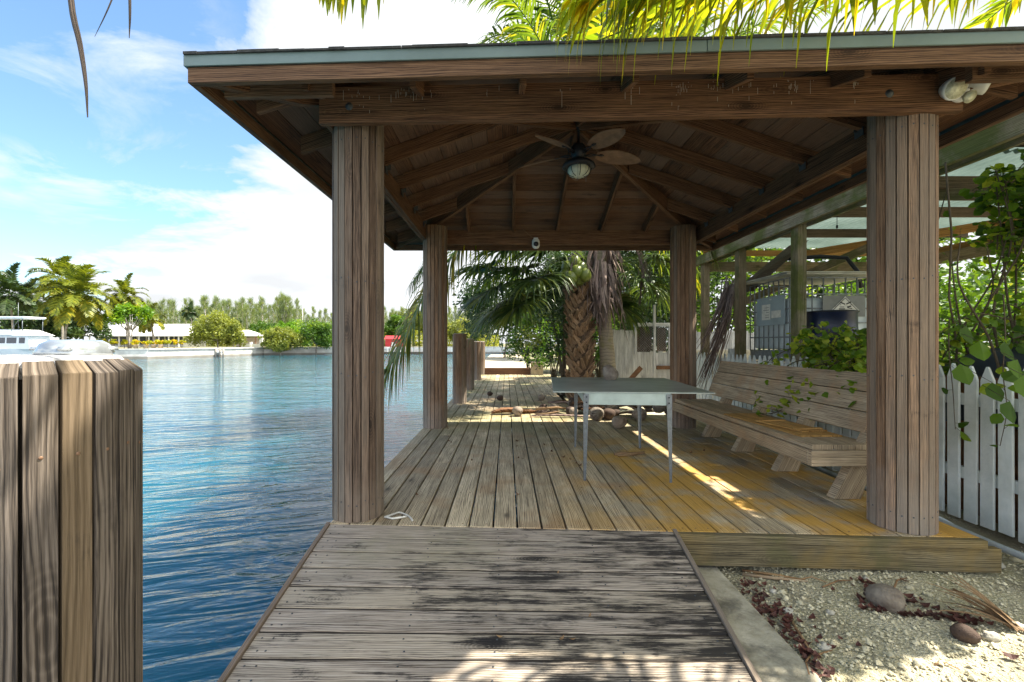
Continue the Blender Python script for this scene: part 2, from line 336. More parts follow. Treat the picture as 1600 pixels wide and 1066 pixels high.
def ground_mats():
    m, N = newmat('gravel'); P = pos(N)
    v = N.n('ShaderNodeTexVoronoi', Vector=P, Scale=60.0); v2 = N.n('ShaderNodeTexVoronoi', Vector=P, Scale=170.0)
    n = N.noise(P, 2.3, 6, 0.6)
    c = N.ramp(v.outputs[0], [(0.05, (0.80, 0.73, 0.54)), (0.6, (0.50, 0.45, 0.31))])
    c2 = N.ramp(v2.outputs[0], [(0.1, (0.80, 0.74, 0.56)), (0.6, (0.50, 0.455, 0.32))])
    c = N.mix(0.5, c, c2)
    c = N.mix(N.maprange(n, 0.42, 0.62, 0.0, 0.5), c, (0.34, 0.31, 0.16))
    c = N.mix(N.maprange(N.noise(P, 1.0, 4, 0.6), 0.5, 0.62, 0.0, 0.55), c, (0.15, 0.125, 0.085))
    b = N.n('ShaderNodeBsdfPrincipled', Base_Color=c, Roughness=0.95)
    h = N.math('SUBTRACT', 1.0, N.math('ADD', N.math('MULTIPLY', v.outputs[0], 0.7), N.math('MULTIPLY', v2.outputs[0], 0.3)))
    bp = N.n('ShaderNodeBump', Strength=1.0, Distance=0.02, Height=h); N.t.links.new(bp.outputs[0], b.inputs['Normal']); finish(N, b)
    m, N = newmat('concrete'); P = pos(N)
    n = N.noise(P, 6.0, 8, 0.65)
    c = N.ramp(n, [(0.35, (0.24, 0.215, 0.155)), (0.5, (0.42, 0.385, 0.29)), (0.7, (0.58, 0.54, 0.43))])
    c = N.mix(N.maprange(N.noise(P, 2.2, 6, 0.7), 0.5, 0.6, 0.0, 0.7), c, (0.09, 0.085, 0.07))
    b = N.n('ShaderNodeBsdfPrincipled', Base_Color=c, Roughness=0.9)
    bp = N.n('ShaderNodeBump', Strength=0.8, Distance=0.012, Height=N.noise(P, 45.0, 8, 0.7)); N.t.links.new(bp.outputs[0], b.inputs['Normal']); finish(N, b)
    m, N = newmat('land'); P = pos(N)
    c = N.ramp(N.noise(P, 0.5, 6, 0.6), [(0.35, (0.07, 0.085, 0.03)), (0.5, (0.16, 0.15, 0.07)), (0.65, (0.32, 0.28, 0.19))])
    b = N.n('ShaderNodeBsdfPrincipled', Base_Color=c, Roughness=0.95); finish(N, b)
    m, N = newmat('sand'); P = pos(N)
    c = N.ramp(N.noise(P, 1.5, 6, 0.6), [(0.35, (0.42, 0.36, 0.24)), (0.65, (0.58, 0.51, 0.38))])
    b = N.n('ShaderNodeBsdfPrincipled', Base_Color=c, Roughness=0.95); finish(N, b)
    m, N = newmat('far_seawall'); P = pos(N)
    c = N.ramp(N.noise(P, 0.9, 6, 0.6), [(0.35, (0.46, 0.44, 0.40)), (0.65, (0.70, 0.68, 0.63))])
    s = N.n('ShaderNodeSeparateXYZ', Vector=P)
    c = N.mix(N.maprange(s.outputs[2], -0.62, -0.45, 0.75, 0.0), c, (0.09, 0.075, 0.05))
    b = N.n('ShaderNodeBsdfPrincipled', Base_Color=c, Roughness=0.9); finish(N, b)
    m, N = newmat('ring_bark'); P = pos(N); s = N.n('ShaderNodeSeparateXYZ', Vector=P)
    wob = N.noise(P, 5.0, 3, 0.5)
    z = N.math('ADD', N.math('MULTIPLY', s.outputs[2], 15.0), N.math('MULTIPLY', wob, 1.6))
    fr = N.math('FRACT', z)
    c = N.ramp(fr, [(0.0, (0.10, 0.075, 0.05)), (0.16, (0.27, 0.23, 0.17)), (0.9, (0.33, 0.28, 0.21))])
    c = N.mix(N.maprange(N.noise(P, 6.0, 5, 0.6), 0.5, 0.62, 0.0, 0.5), c, (0.20, 0.19, 0.05))
    b = N.n('ShaderNodeBsdfPrincipled', Base_Color=c, Roughness=0.9)
    bp = N.n('ShaderNodeBump', Strength=0.8, Distance=0.02, Height=fr); N.t.links.new(bp.outputs[0], b.inputs['Normal']); finish(N, b)
ground_mats()

# ---------------- mesh builder ----------------
rng = random.Random(7)
class MB:
    def __init__(s): s.v = []; s.f = []; s.uv = []; s.r = []; s.sm = []; s.m = []; s.cur = 0
    def add(s, vs, fs, uvs=None, r=None, smooth=False):
        o = len(s.v); s.v.extend(tuple(p) for p in vs)
        r = rng.random() if r is None else r
        for i, f in enumerate(fs):
            s.f.append(tuple(o + k for k in f)); s.r.append(r); s.sm.append(smooth); s.m.append(s.cur)
            s.uv.append(uvs[i] if uvs else [(vs[k][0] + vs[k][2] * .3, vs[k][1] + vs[k][2]) for k in f])
    def hexa(s, p, r=None, uo=None):
        """8 points: 0-3 start end loop, 4-7 far end loop; grain runs 0->4"""
        p = [Vector(q) for q in p]
        if uo is None: uo = (rng.random() * 40, rng.random() * 40)
        L = (p[4] - p[0]).length; a = (p[1] - p[0]).length; b = (p[2] - p[1]).length
        u0, v0 = uo
        fs = [(3, 2, 1, 0), (4, 5, 6, 7), (0, 1, 5, 4), (1, 2, 6, 5), (2, 3, 7, 6), (3, 0, 4, 7)]
        def sd(va, w): return [(u0, v0 + va), (u0, v0 + va + w), (u0 + L, v0 + va + w), (u0 + L, v0 + va)]
        uvs = [[(u0 + 9, v0), (u0 + 9, v0 + a), (u0 + 9 + b, v0 + a), (u0 + 9 + b, v0)]] * 2 + [sd(0, a), sd(a, b), sd(a + b, a), sd(2 * a + b, b)]
        s.add(p, fs, uvs, r)
    def box(s, lo, hi, grain=0, r=None, rot=None, org=(0, 0, 0), uo=None):
        x0, y0, z0 = lo; x1, y1, z1 = hi
        if grain == 0: p = [(x0, y0, z0), (x0, y0, z1), (x0, y1, z1), (x0, y1, z0), (x1, y0, z0), (x1, y0, z1), (x1, y1, z1), (x1, y1, z0)]
        elif grain == 1: p = [(x0, y0, z0), (x1, y0, z0), (x1, y0, z1), (x0, y0, z1), (x0, y1, z0), (x1, y1, z0), (x1, y1, z1), (x0, y1, z1)]
        else: p = [(x0, y0, z0), (x0, y1, z0), (x1, y1, z0), (x1, y0, z0), (x0, y0, z1), (x0, y1, z1), (x1, y1, z1), (x1, y0, z1)]
        # orientation outward: loop normal must point to -grain at start
        if rot is not None: p = [rot @ Vector(q) + Vector(org) for q in p]
        elif org != (0, 0, 0): p = [Vector(q) + Vector(org) for q in p]
        s.hexa(p, r, uo)
    def beam(s, a, b, w, h, up=(0, 0, 1), r=None):
        a = Vector(a); b = Vector(b); d = (b - a).normalized(); u = Vector(up)
        sd = d.cross(u).normalized(); u = sd.cross(d).normalized()
        q = [(-w / 2, -h / 2), (w / 2, -h / 2), (w / 2, h / 2), (-w / 2, h / 2)]
        q = q[::-1]
        s.hexa([a + sd * x + u * y for x, y in q] + [b + sd * x + u * y for x, y in q], r)
    def tube(s, pts, rad, n=8, r=None, caps=True, smooth=True, ustep=None):
        pts = [Vector(p) for p in pts]; m = len(pts)
        if not isinstance(rad, (list, tuple)): rad = [rad] * m
        vs = []; ref = None
        for i, p in enumerate(pts):
            t = (pts[min(i + 1, m - 1)] - pts[max(i - 1, 0)]).normalized()
            if ref is None:
                ref = Vector((0, 0, 1)) if abs(t.z) < .9 else Vector((1, 0, 0))
            a = t.cross(ref).normalized(); b = a.cross(t).normalized(); ref = b
            for k in range(n):
                an = 2 * math.pi * k / n
                vs.append(p + (a * math.cos(an) + b * math.sin(an)) * rad[i])
        fs = []; uvs = []; L = 0; u0 = rng.random() * 30; v0 = rng.random() * 30
        for i in range(m - 1):
            dl = (pts[i + 1] - pts[i]).length
            for k in range(n):
                k2 = (k + 1) % n
                fs.append((i * n + k, i * n + k2, (i + 1) * n + k2, (i + 1) * n + k))
                w = 2 * math.pi * rad[i] / n
                uvs.append([(u0 + L, v0 + k * w), (u0 + L, v0 + k * w + w), (u0 + L + dl, v0 + k * w + w), (u0 + L + dl, v0 + k * w)])
            L += dl
        if caps:
            fs.append(tuple(range(n - 1, -1, -1))); uvs.append([(vs[k].x, vs[k].y) for k in fs[-1]])
            fs.append(tuple((m - 1) * n + k for k in range(n))); uvs.append([(vs[k].x, vs[k].y) for k in fs[-1]])
        s.add(vs, fs, uvs, r, smooth)
    def lathe(s, prof, n=24, c=(0, 0, 0), r=None, rot=None, smooth=True):
        vs = []; c = Vector(c)
        for (rr, z) in prof:
            for k in range(n):
                a = 2 * math.pi * k / n
                q = Vector((rr * math.cos(a), rr * math.sin(a), z))
                if rot is not None: q = rot @ q
                vs.append(q + c)
        fs = []
        for i in range(len(prof) - 1):
            for k in range(n):
                k2 = (k + 1) % n
                fs.append((i * n + k, i * n + k2, (i + 1) * n + k2, (i + 1) * n + k))
        if prof[0][0] > 1e-4: fs.append(tuple(range(n - 1, -1, -1)))
        if prof[-1][0] > 1e-4: fs.append(tuple((len(prof) - 1) * n + k for k in range(n)))
        s.add(vs, fs, None, r, smooth)
    def blob(s, c, rad, sub=2, amp=0.08, r=None, seed=0.0, rot=None, freq=1.6):
        """a lumpy spheroid"""
        n, mth = 8 * sub, 5 * sub
        c = Vector(c); vs = []
        for i in range(mth + 1):
            th = math.pi * i / mth
            for k in range(n):
                ph = 2 * math.pi * k / n
                d = Vector((math.sin(th) * math.cos(ph), math.sin(th) * math.sin(ph), math.cos(th)))
                q = 1 + amp * 2 * noise.noise(d * freq + Vector((seed, seed * 1.7, 0)))
                e = Vector((d.x * rad[0], d.y * rad[1], d.z * rad[2])) * q
                if rot is not None: e = rot @ e
                vs.append(c + e)
        fs = []
        for i in range(mth):
            for k in range(n):
                k2 = (k + 1) % n
                if i == 0: fs.append((0, (i + 1) * n + k, (i + 1) * n + k2))
                elif i == mth - 1: fs.append((i * n + k, (i + 1) * n, i * n + k2))
                else: fs.append((i * n + k, (i + 1) * n + k, (i + 1) * n + k2, i * n + k2))
        s.add(vs, fs, None, r, True)
    def ribbon(s, pts, wid, wv, r=None, fold=0.0, nrm=None):
        """flat blade through pts, half widths wid, width direction wv (vector or list)"""
        m = len(pts); vs = []; fs = []; uvs = []; u0 = rng.random() * 20; v0 = rng.random() * 20
        for i in range(m):
            w = (wv[i] if isinstance(wv, list) else wv) * wid[i]
            if fold:
                vs += [pts[i] - w, pts[i] + nrm * (wid[i] * fold), pts[i] + w]
            else: vs += [pts[i] - w, pts[i] + w]
        k = 3 if fold else 2
        L = 0
        for i in range(m - 1):
            dl = (pts[i + 1] - pts[i]).length
            for j in range(k - 1):
                a = i * k + j
                fs.append((a, a + 1, a + k + 1, a + k))
                uvs.append([(u0 + L, v0), (u0 + L, v0 + .02), (u0 + L + dl, v0 + .02), (u0 + L + dl, v0)])
            L += dl
        s.add(vs, fs, uvs, r)
    def warp(s, fn): s.v = [fn(*p) for p in s.v]; return s
    def build(s, name, mat, parent=None, bevel=0.0, origin=None, mats=None):
        me = bpy.data.meshes.new(name)
        V = s.v
        if origin is not None: V = [(x - origin[0], y - origin[1], z - origin[2]) for x, y, z in V]
        me.from_pydata([tuple(p) for p in V], [], s.f)
        uvl = me.uv_layers.new(name='UVMap')
        flat = np.array([c for f in s.uv for q in f for c in q], dtype=np.float32)
        uvl.data.foreach_set('uv', flat)
        at = me.attributes.new('rnd', 'FLOAT', 'FACE'); at.data.foreach_set('value', np.array(s.r, dtype=np.float32))
        me.polygons.foreach_set('use_smooth', s.sm)
        me.materials.append(MATS[mat])
        for x in (mats or []): me.materials.append(MATS[x])
        if mats: me.polygons.foreach_set('material_index', s.m)
        me.update()
        o = bpy.data.objects.new(name, me); col.objects.link(o)
        if origin is not None: o.location = origin
        if parent is not None:
            o.parent = parent
            o.matrix_parent_inverse = Matrix.Translation(-parent.location) if parent.rotation_euler.z == 0 else (Matrix.Translation(parent.location) @ Matrix.Rotation(parent.rotation_euler.z, 4, 'Z')).inverted()
        if bevel:
            b = o.modifiers.new('bevel', 'BEVEL'); b.width = bevel; b.segments = 2; b.limit_method = 'ANGLE'; b.angle_limit = R(40)
        return o
def empty(name, loc, rz=0.0):
    o = bpy.data.objects.new(name, None); col.objects.link(o); o.location = loc; o.rotation_euler = (0, 0, rz); o.empty_display_size = .1
    return o
def tag(o, label=None, cat=None, group=None, kind=None):
    if label: o['label'] = label
    if cat: o['category'] = cat
    if group: o['group'] = group
    if kind: o['kind'] = kind
    return o
def dup(root, loc=None, rz=None, label=None, scale=None):
    def cp(o, par):
        c = o.copy(); col.objects.link(c)
        if par is not None: c.parent = par
        for ch in o.children: cp(ch, c)
        return c
    c = cp(root, None)
    if loc is not None: c.location = loc
    if rz is not None: c.rotation_euler = (0, 0, rz)
    if scale is not None: c.scale = scale if isinstance(scale, (tuple, list)) else (scale,) * 3
    if label: c['label'] = label
    return c
F = 711.1
def at(px, py, Y): return Vector(((px - 792) * Y / F, Y, CH - (py - 536) * Y / F))    # a measured photo point at depth Y
def onz(px, py, Z=0.0):
    Y = F * (CH - Z) / (py - 536); return Vector(((px - 792) * Y / F, Y, Z))
# ================= setting: water, land, seawall =================
WZ = -0.85
w = MB()
w.add([(-600, -60, WZ), (1.05, -60, WZ), (1.05, 600, WZ), (-600, 600, WZ)], [(0, 1, 2, 3)])
tag(w.build('water', 'water'), kind='structure')
g = MB(); GZ = -0.22
def ghz(x, y):
    return GZ + 0.035 * noise.noise(Vector((x * 1.3, y * 1.3, 0))) + 0.012 * noise.noise(Vector((x * 6, y * 6, 3))) - max(0, 0.03 * (1.9 - x))
nx, ny = 60, 60; xs = [1.28 + 7.0 * (i / nx) ** 1.3 for i in range(nx + 1)]; ys = [-4 + 14 * j / ny for j in range(ny + 1)]
g.add([(x, y, ghz(x, y)) for y in ys for x in xs], [(j * (nx + 1) + i, j * (nx + 1) + i + 1, (j + 1) * (nx + 1) + i + 1, (j + 1) * (nx + 1) + i) for j in range(ny) for i in range(nx)], r=.5, smooth=True)
tag(g.build('gravel_ground', 'gravel'), kind='structure')
g = MB()   # wide land behind, around and under the yard
g.add([(1.3, -60, -.30), (500, -60, -.30), (500, 500, -.30), (1.3, 500, -.30)], [(0, 1, 2, 3)])
g.add([(1.3, 9.9, -.10), (60, 9.9, -.10), (60, 500, -.10), (1.3, 500, -.10)], [(0, 1, 2, 3)])
tag(g.build('ground', 'land'), kind='structure')
g = MB(); g.add([(-1.6, 16.9, -0.02), (1.3, 16.9, -0.02), (1.3, 46, -0.02), (-1.6, 46, -0.02), (-1.6, 16.9, -1.6), (-1.6, 46, -1.6)], [(0, 1, 2, 3), (4, 0, 3, 5)])
tag(g.build('sand_path', 'sand'), kind='structure')
g = MB()
g.box((0.72, -6, -1.6), (1.28, 17, -0.212), 1)
g.warp(lambda x, y, z: (x + .0, y, z))
sw = g.build('seawall', 'concrete', bevel=0.012); tag(sw, kind='structure')
g = MB()
bank = [(-500, 20), (-90, 40), (-62, 48), (-45, 57), (-41.5, 66), (-40, 75), (-35, 77.3), (-30, 79), (-21, 82), (-15, 84), (8, 85), (30, 85)]
BZ = 0.35
def bank_mesh(g, z0, z1):
    pass
vs = []; fs = []
for x, y in bank: vs += [(x, y, -1.6), (x, y, BZ)]
for i in range(len(bank) - 1): fs.append((2 * i, 2 * i + 2, 2 * i + 3, 2 * i + 1))
g.add(vs, fs)
# coping course on top of the wall
for (x0, y0), (x1, y1) in zip(bank[:-1], bank[1:]):
    g.beam((x0, y0 + .12, BZ + .03), (x1, y1 + .12, BZ + .03), .42, .14)
tag(g.build('far_seawall', 'far_seawall'), kind='structure')
g = MB(); g.add([(x, y + .05, BZ - 0.02) for x, y in bank] + [(30, 600, BZ - .02), (-500, 600, BZ - .02)], [tuple(range(len(bank) + 2))])
tag(g.build('far_bank', 'land'), kind='structure')

# ================= decks =================
def wd(x, y, z, m=-0.05):                       # the front of the deck is not quite square to its sides
    k = min(max((6.1 - y) / 3.1, 0.0), 1.3); return (x, y + m * x * k, z)
deck = empty('upper_deck', (0.8, 2.84, 0)); tag(deck, kind='structure')
b = MB(); pitch = 0.1525; x = 0.066 - pitch * 8
DX1 = 2.80
while x < DX1 - 0.02:
    xa, xb = max(x + .006, -1.13), min(x + pitch - .006, DX1)
    yend = 17.0 if xa < 1.1 else (16.9 if False else 7.3)
    segs = []; y = 2.84
    first = rng.uniform(1.5, 4.2) if rng.random() < .75 else 4.9
    cuts = [2.84]
    yy = 2.84 + first
    while yy < yend - .6: cuts.append(yy); yy += rng.choice([2.4, 3.6, 4.8])
    cuts.append(yend)
    for a, c in zip(cuts[:-1], cuts[1:]):
        dz = rng.uniform(-.0025, .0025)
        n = 4; prev = a + .002
        uo = (rng.random() * 40, rng.random() * 40); rr = rng.random()
        b.box((xa, a + (.0025 if a > 2.85 else 0), -.038), (xb, c - .0025, dz), 1, r=rr, uo=uo)
    x += pitch
# wide landing further along the deck
x = 1.14
while x < 1.75:
    b.box((x + .004, 11.5, -.038), (x + pitch - .004, 17.0, rng.uniform(-.002, .002)), 1); x += pitch
b.warp(wd); b.build('deck_boards', 'deck_wood', deck, bevel=.003)
b = MB()
b.box((1.03, 2.795, -.05), (DX1, 2.838, -.002), 0); b.box((1.05, 2.81, -.195), (DX1 + .09, 2.85, -.054), 0)
b.box((DX1 - .045, 2.852, -.195), (DX1 - .003, 7.3, -.04), 1)
b.box((-1.15, 2.86, -.25), (-1.11, 17.0, -.04), 1); b.warp(wd); b.build('rim_board', 'beam_edge_wood', deck, bevel=.004)
b = MB()
for i in range(10): b.box((-1.08, 3.0 + i * 1.5, -.24), (2.7 if 3 + i * 1.5 < 7.3 else 1.3, 3.05 + i * 1.5, -.045), 0)
b.warp(wd); b.build('joist', 'core_dark', deck)
b = MB()
for gx in [0.066 + pitch * k for k in range(-7, 17)]:
    for yj in (2.88, 3.48, 4.98):
        for d in (.035, .11):
            b.lathe([(0.0001, .003), (.004, .003), (.0045, .0015)], 8, (gx + d, yj, 0))
b.warp(wd); b.build('screw', 'screw', deck)
# ramp down to the near walkway
rampo = empty('boardwalk_ramp', (0, 2, -.2)); tag(rampo, kind='structure')
RY0, RY1, RZ1 = 2.86, 1.83, -0.20
def rz_(y): return (y - RY0) * (0.2 / (RY0 - RY1)) + 0.0
b = MB(); sc = MB(); fil = MB(); y = RY0; k = 0
edges = [2.855, 2.715, 2.588, 2.457, 2.325, 2.183, 2.05, 1.917, 1.785]
xl, xr = -1.125, 0.985
for a, c in zip(edges[:-1], edges[1:]):
    gap = .0066
    def pt(x, yy, dz):
        yy2 = yy - .05 * x * ((yy - 1.78) / 1.1 if yy > 1.78 else 0)
        return (x, yy2, rz_(yy) + dz)
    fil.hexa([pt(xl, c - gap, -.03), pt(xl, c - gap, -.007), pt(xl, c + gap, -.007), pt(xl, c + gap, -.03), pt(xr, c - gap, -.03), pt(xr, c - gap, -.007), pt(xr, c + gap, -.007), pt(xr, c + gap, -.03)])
    dz = rng.uniform(-.0015, .0015)
    xr_ = xr + .03 * (a - 1.8); xr2 = xr + .03 * (c - 1.8)
    b.hexa([pt(xl, c + gap, -.035), pt(xl, c + gap, dz), pt(xl, a - gap, dz), pt(xl, a - gap, -.035),
            pt(xr2, c + gap, -.035), pt(xr2, c + gap, dz), pt(xr_, a - gap, dz), pt(xr_, a - gap, -.035)])
    for sx in (-1.08, -1.03, -.45, -.05, .5, .93):
        for yy in (a - .035, c + .035):
            q = pt(sx + rng.uniform(-.01, .01), yy, dz); sc.lathe([(0.0001, .0025), (.0042, .0025), (.005, .001)], 8, q)
# level walkway the photographer stands on
y = 1.78
while y > -3.5:
    b.box((xl, y - .13, -.24), (xr, y - .006, -.205 + rng.uniform(-.001, .001)), 0); y -= .136
b.build('ramp_boards', 'ramp_wood', rampo, bevel=.003)
sc.build('screw', 'bolt', rampo); fil.build('gap_shade_dirt', 'core_dark', rampo)  # dark strips paint in the shade as well as the soot of the narrow gaps
b = MB()
for xx, sgn in ((xl - .026, 0), (xr + .004, 1)):
    ya, yb = 2.85 - .05 * xx, 1.80
    b.hexa([(xx, yb, -.36), (xx, yb, -.205 + .012), (xx + .024, yb, -.205 + .012), (xx + .024, yb, -.36),
            (xx + (.03 if sgn else 0), ya, -.17), (xx + (.03 if sgn else 0), ya, .008), (xx + .024 + (.03 if sgn else 0), ya, .008), (xx + .024 + (.03 if sgn else 0), ya, -.17)])
    b.box((xx, -3.5, -.36), (xx + .024, 1.80, -.195), 1)
b.build('trim_board', 'column_grey_wood', rampo, bevel=.003)
# far step at the end of the deck
st = MB(); st.box((-1.0, 16.55, .002), (1.12, 16.75, .24), 0); so_ = st.build('step', 'roof_beam_wood', bevel=.01); tag(so_, 'low reddish brown wooden step at the far end of the deck', 'step')

# ================= posts clad in staves =================
def staves(cx, cy, r, z0, z1, n, mb, core, th=.036, gap=.0065, ph=0.0, bevel_top=0.0):
    for k in range(n):
        a0 = 2 * math.pi * k / n + ph; a1 = a0 + 2 * math.pi / n
        am = (a0 + a1) / 2; rr = r + rng.uniform(-.003, .0015)
        hw = r * math.tan(math.pi / n) - gap / 2
        nr = Vector((math.cos(am), math.sin(am), 0)); tn = Vector((-nr.y, nr.x, 0)); c = Vector((cx, cy, 0))
        hwi = hw * (rr - th) / r
        zt = z1 + rng.uniform(-.002, .002)
        def q(rad, w, z): return c + nr * rad + tn * w + Vector((0, 0, z))
        lo = [q(rr - th, -hwi, z0), q(rr, -hw, z0), q(rr, hw, z0), q(rr - th, hwi, z0)]
        if bevel_top:
            mid = [q(rr - th, -hwi, zt - bevel_top), q(rr, -hw, zt - bevel_top), q(rr, hw, zt - bevel_top), q(rr - th, hwi, zt - bevel_top)]
            uo = (rng.random() * 40, rng.random() * 40); rv = rng.random()
            mb.hexa(lo, None, uo) if False else None
            mb.hexa(lo + mid, rv, uo)
            top = [q(rr - th, -hwi, zt), q(rr - .024, -hw * .9, zt), q(rr - .024, hw * .9, zt), q(rr - th, hwi, zt)]
            mb.hexa(mid + top, rv, (uo[0] + (zt - z0), uo[1]))
        else:
            hi = [q(rr - th, -hwi, z1), q(rr, -hw, z1), q(rr, hw, z1), q(rr - th, hwi, z1)]
            mb.hexa(lo + hi)
    core.lathe([(0.001, z0), (r - th + .002, z0), (r - th + .002, z1 - .004), (0.001, z1 - .004)], 24, (cx, cy, 0), smooth=False)

# ================= pavilion =================
pav = empty('pavilion', (0.7, 4.63, 0)); tag(pav, 'open wooden pavilion with a hip roof on four round stave columns over the deck', 'pavilion')
def wr(x, y, z, m=-0.037):
    k = min(max((6.1 - y) / 3.1, 0.0), 1.3); return (x, y + m * x * k, z)
cols = [(-1.0, 3.07, .165, 'column_grey_wood', 'grey weathered round stave column'), (2.50, 2.885, .172, 'column_wood', None), (-.985, 6.25, .165, 'column_wood', None), (2.42, 6.25, .168, 'column_wood', None)]
for cx, cy, r, mt, lb in cols:
    m_, c_ = MB(), MB(); staves(cx, cy, r, 0.0, 2.735, 20, m_, c_, ph=.09)
    s_ = m_; s_.cur = 1
    for k in range(20):
        a = 2 * math.pi * (k + .5) / 20 + .09
        for z in (.12, .95, 1.55, 2.45):
            n_ = Vector((math.cos(a), math.sin(a), 0)); z2 = z + rng.uniform(-.02, .02)
            s_.lathe([(0.0001, .003), (.005, .0028), (.006, 0)], 8, Vector((cx, cy, z2)) + n_ * (r - .001), rot=n_.to_track_quat('Z', 'Y').to_matrix())
    o = m_.build('column', mt, pav, bevel=.004, mats=['bolt'])
    if lb: o['label'] = lb
    c_.build('core', 'core_dark', o)
BT, BB = 2.74, 2.54
def beam_part(pts, mat='roof_beam_wood'):
    b = MB(); b.box(*pts[0], pts[1]); b.warp(wr); return b.build('beam', mat, pav, bevel=.004)
b = MB(); b.box((-1.17, 2.79, BB - .022), (2.69, 2.832, BT), 0); b.cur = 1
for cx_, n_, sp in ((-.93, 10, .10), (-.62, 26, .13), (-.1, 3, .1), (.35, 3, .12), (.72, 4, .1), (1.05, 14, .05), (1.30, 16, .10), (1.72, 14, .06), (1.97, 6, .05), (2.08, 7, .03), (1.5, 5, .2)):
    for _ in range(n_):
        x = cx_ + rng.gauss(0, sp * .6); L = rng.uniform(.004, .03) * (2.2 if rng.random() < .3 else 1); zt = BT - rng.uniform(.01, .06)
        for q in range(rng.choice([1, 1, 2])):
            z2 = zt - rng.uniform(0, .12) if q else zt
            z2 = max(z2, BB + .03); b.box((x - .0008, 2.7885, max(BB, z2 - L)), (x + rng.uniform(.0003, .0015), 2.7899, z2), 2)
b.warp(wr); b.build('beam', 'roof_beam_wood', pav, mats=['drip_stain'])
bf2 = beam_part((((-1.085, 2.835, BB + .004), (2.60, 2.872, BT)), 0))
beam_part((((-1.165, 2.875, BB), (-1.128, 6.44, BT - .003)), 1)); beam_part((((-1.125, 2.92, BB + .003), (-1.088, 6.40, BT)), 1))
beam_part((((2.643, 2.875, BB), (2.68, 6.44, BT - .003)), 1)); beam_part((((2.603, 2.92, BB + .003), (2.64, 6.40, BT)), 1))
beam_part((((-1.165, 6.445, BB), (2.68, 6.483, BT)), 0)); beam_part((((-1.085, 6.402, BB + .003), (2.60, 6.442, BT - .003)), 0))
# roof geometry
X0, X1, Y0, Y1 = -1.70, 3.12, 2.40, 6.90; AX, AY = .71, 4.65; ZE, ZA = 2.665, 3.49
RX, RY = (X1 - X0) / 2, (Y1 - Y0) / 2
def zr(x, y): return ZA - (ZA - ZE) * max(abs(x - AX) / RX, abs(y - AY) / RY)
raf = []
def rafter(p, q, lbl='rafter', w=.038, depth=.14, tail=.125, bend=None):
    """p at the eave, q at the hip or apex (x,y)"""
    p = Vector((*p, 0)); q = Vector((*q, 0)); d = (q - p).normalized(); sd = Vector((-d.y, d.x, 0)) * w / 2
    L = (q - p).length; t1 = min(.50, L * .8)
    uo = (rng.random() * 40, rng.random() * 40); rv = rng.random()
    b = MB(); a = p + d * t1
    def sect(c, dep, dz=0):
        z = zr(c.x, c.y) - .004 + dz
        l, r_ = c - sd, c + sd
        return [(l.x, l.y, z - dep), (l.x, l.y, z), (r_.x, r_.y, z), (r_.x, r_.y, z - dep)]
    s0, s1, s2 = sect(p, tail), sect(a, depth), sect(q, depth)
    b.hexa(s0 + s1, rv, uo); b.hexa(s1 + s2, rv, (uo[0] + t1, uo[1]))
    b.warp(wr); return b.build(lbl, 'roof_beam_wood', pav, bevel=.003)
for k in range(-3, 4):
    x = AX + .62 * k; yh = RY * abs(x - AX) / RX
    for s in (-1, 1):
        ye = AY + s * (RY - .03); yi = AY + s * (yh + .03)
        if abs(ye - yi) > .25: rafter((x, AY + s * (RY - .14)), (x, yi))
    y = AY + .62 * k; xh = RX * abs(y - AY) / RY
    for s in (-1, 1):
        xe = AX + s * (RX - .03); xi = AX + s * (xh + .03)
        if abs(xe - xi) > .25: rafter((AX + s * (RX - .14), y), (xi, y))
for sx in (-1, 1):
    for sy in (-1, 1):
        rafter((AX + sx * (RX - .04), AY + sy * (RY - .04)), (AX + sx * .03, AY + sy * .03), 'hip_rafter', w=.05, depth=.17, tail=.10)
# clips where rafters meet the side beams
for k in range(-2, 3):
    y = AY + .62 * k
    for xx in (2.585, -1.07):
        b = MB(); b.box((xx - .03, y + .022, 2.70), (xx + .03, y + .026, 2.79), 2); b.box((xx - .006, y - .03, 2.66), (xx + .0, y + .05, 2.72), 2); b.warp(wr); b.build('hurricane_tie', 'bolt', pav)
def slope_strip(b, side, t0, t1, zo, th):
    """a course parallel to the eave between run fractions t0..t1 of one slope"""
    def P(x, y, dz): return (x, y, zr(x, y) + dz)
    xa0, xb0 = X0 + t0 * RX, X1 - t0 * RX; xa1, xb1 = X0 + t1 * RX, X1 - t1 * RX
    ya0, yb0 = Y0 + t0 * RY, Y1 - t0 * RY; ya1, yb1 = Y0 + t1 * RY, Y1 - t1 * RY
    if side == 0: A, B, C, D = (xa0, ya0), (xb0, ya0), (xb1, ya1), (xa1, ya1)
    elif side == 1: A, B, C, D = (xa0, yb0), (xb0, yb0), (xb1, yb1), (xa1, yb1)
    elif side == 2: A, B, C, D = (xa0, ya0), (xa0, yb0), (xa1, yb1), (xa1, ya1)
    else: A, B, C, D = (xb0, ya0), (xb0, yb0), (xb1, yb1), (xb1, ya1)
    b.hexa([P(*A, zo), P(*A, zo + th), P(*D, zo + th), P(*D, zo), P(*B, zo), P(*B, zo + th), P(*C, zo + th), P(*C, zo)])
names = ['front', 'back', 'left', 'right']
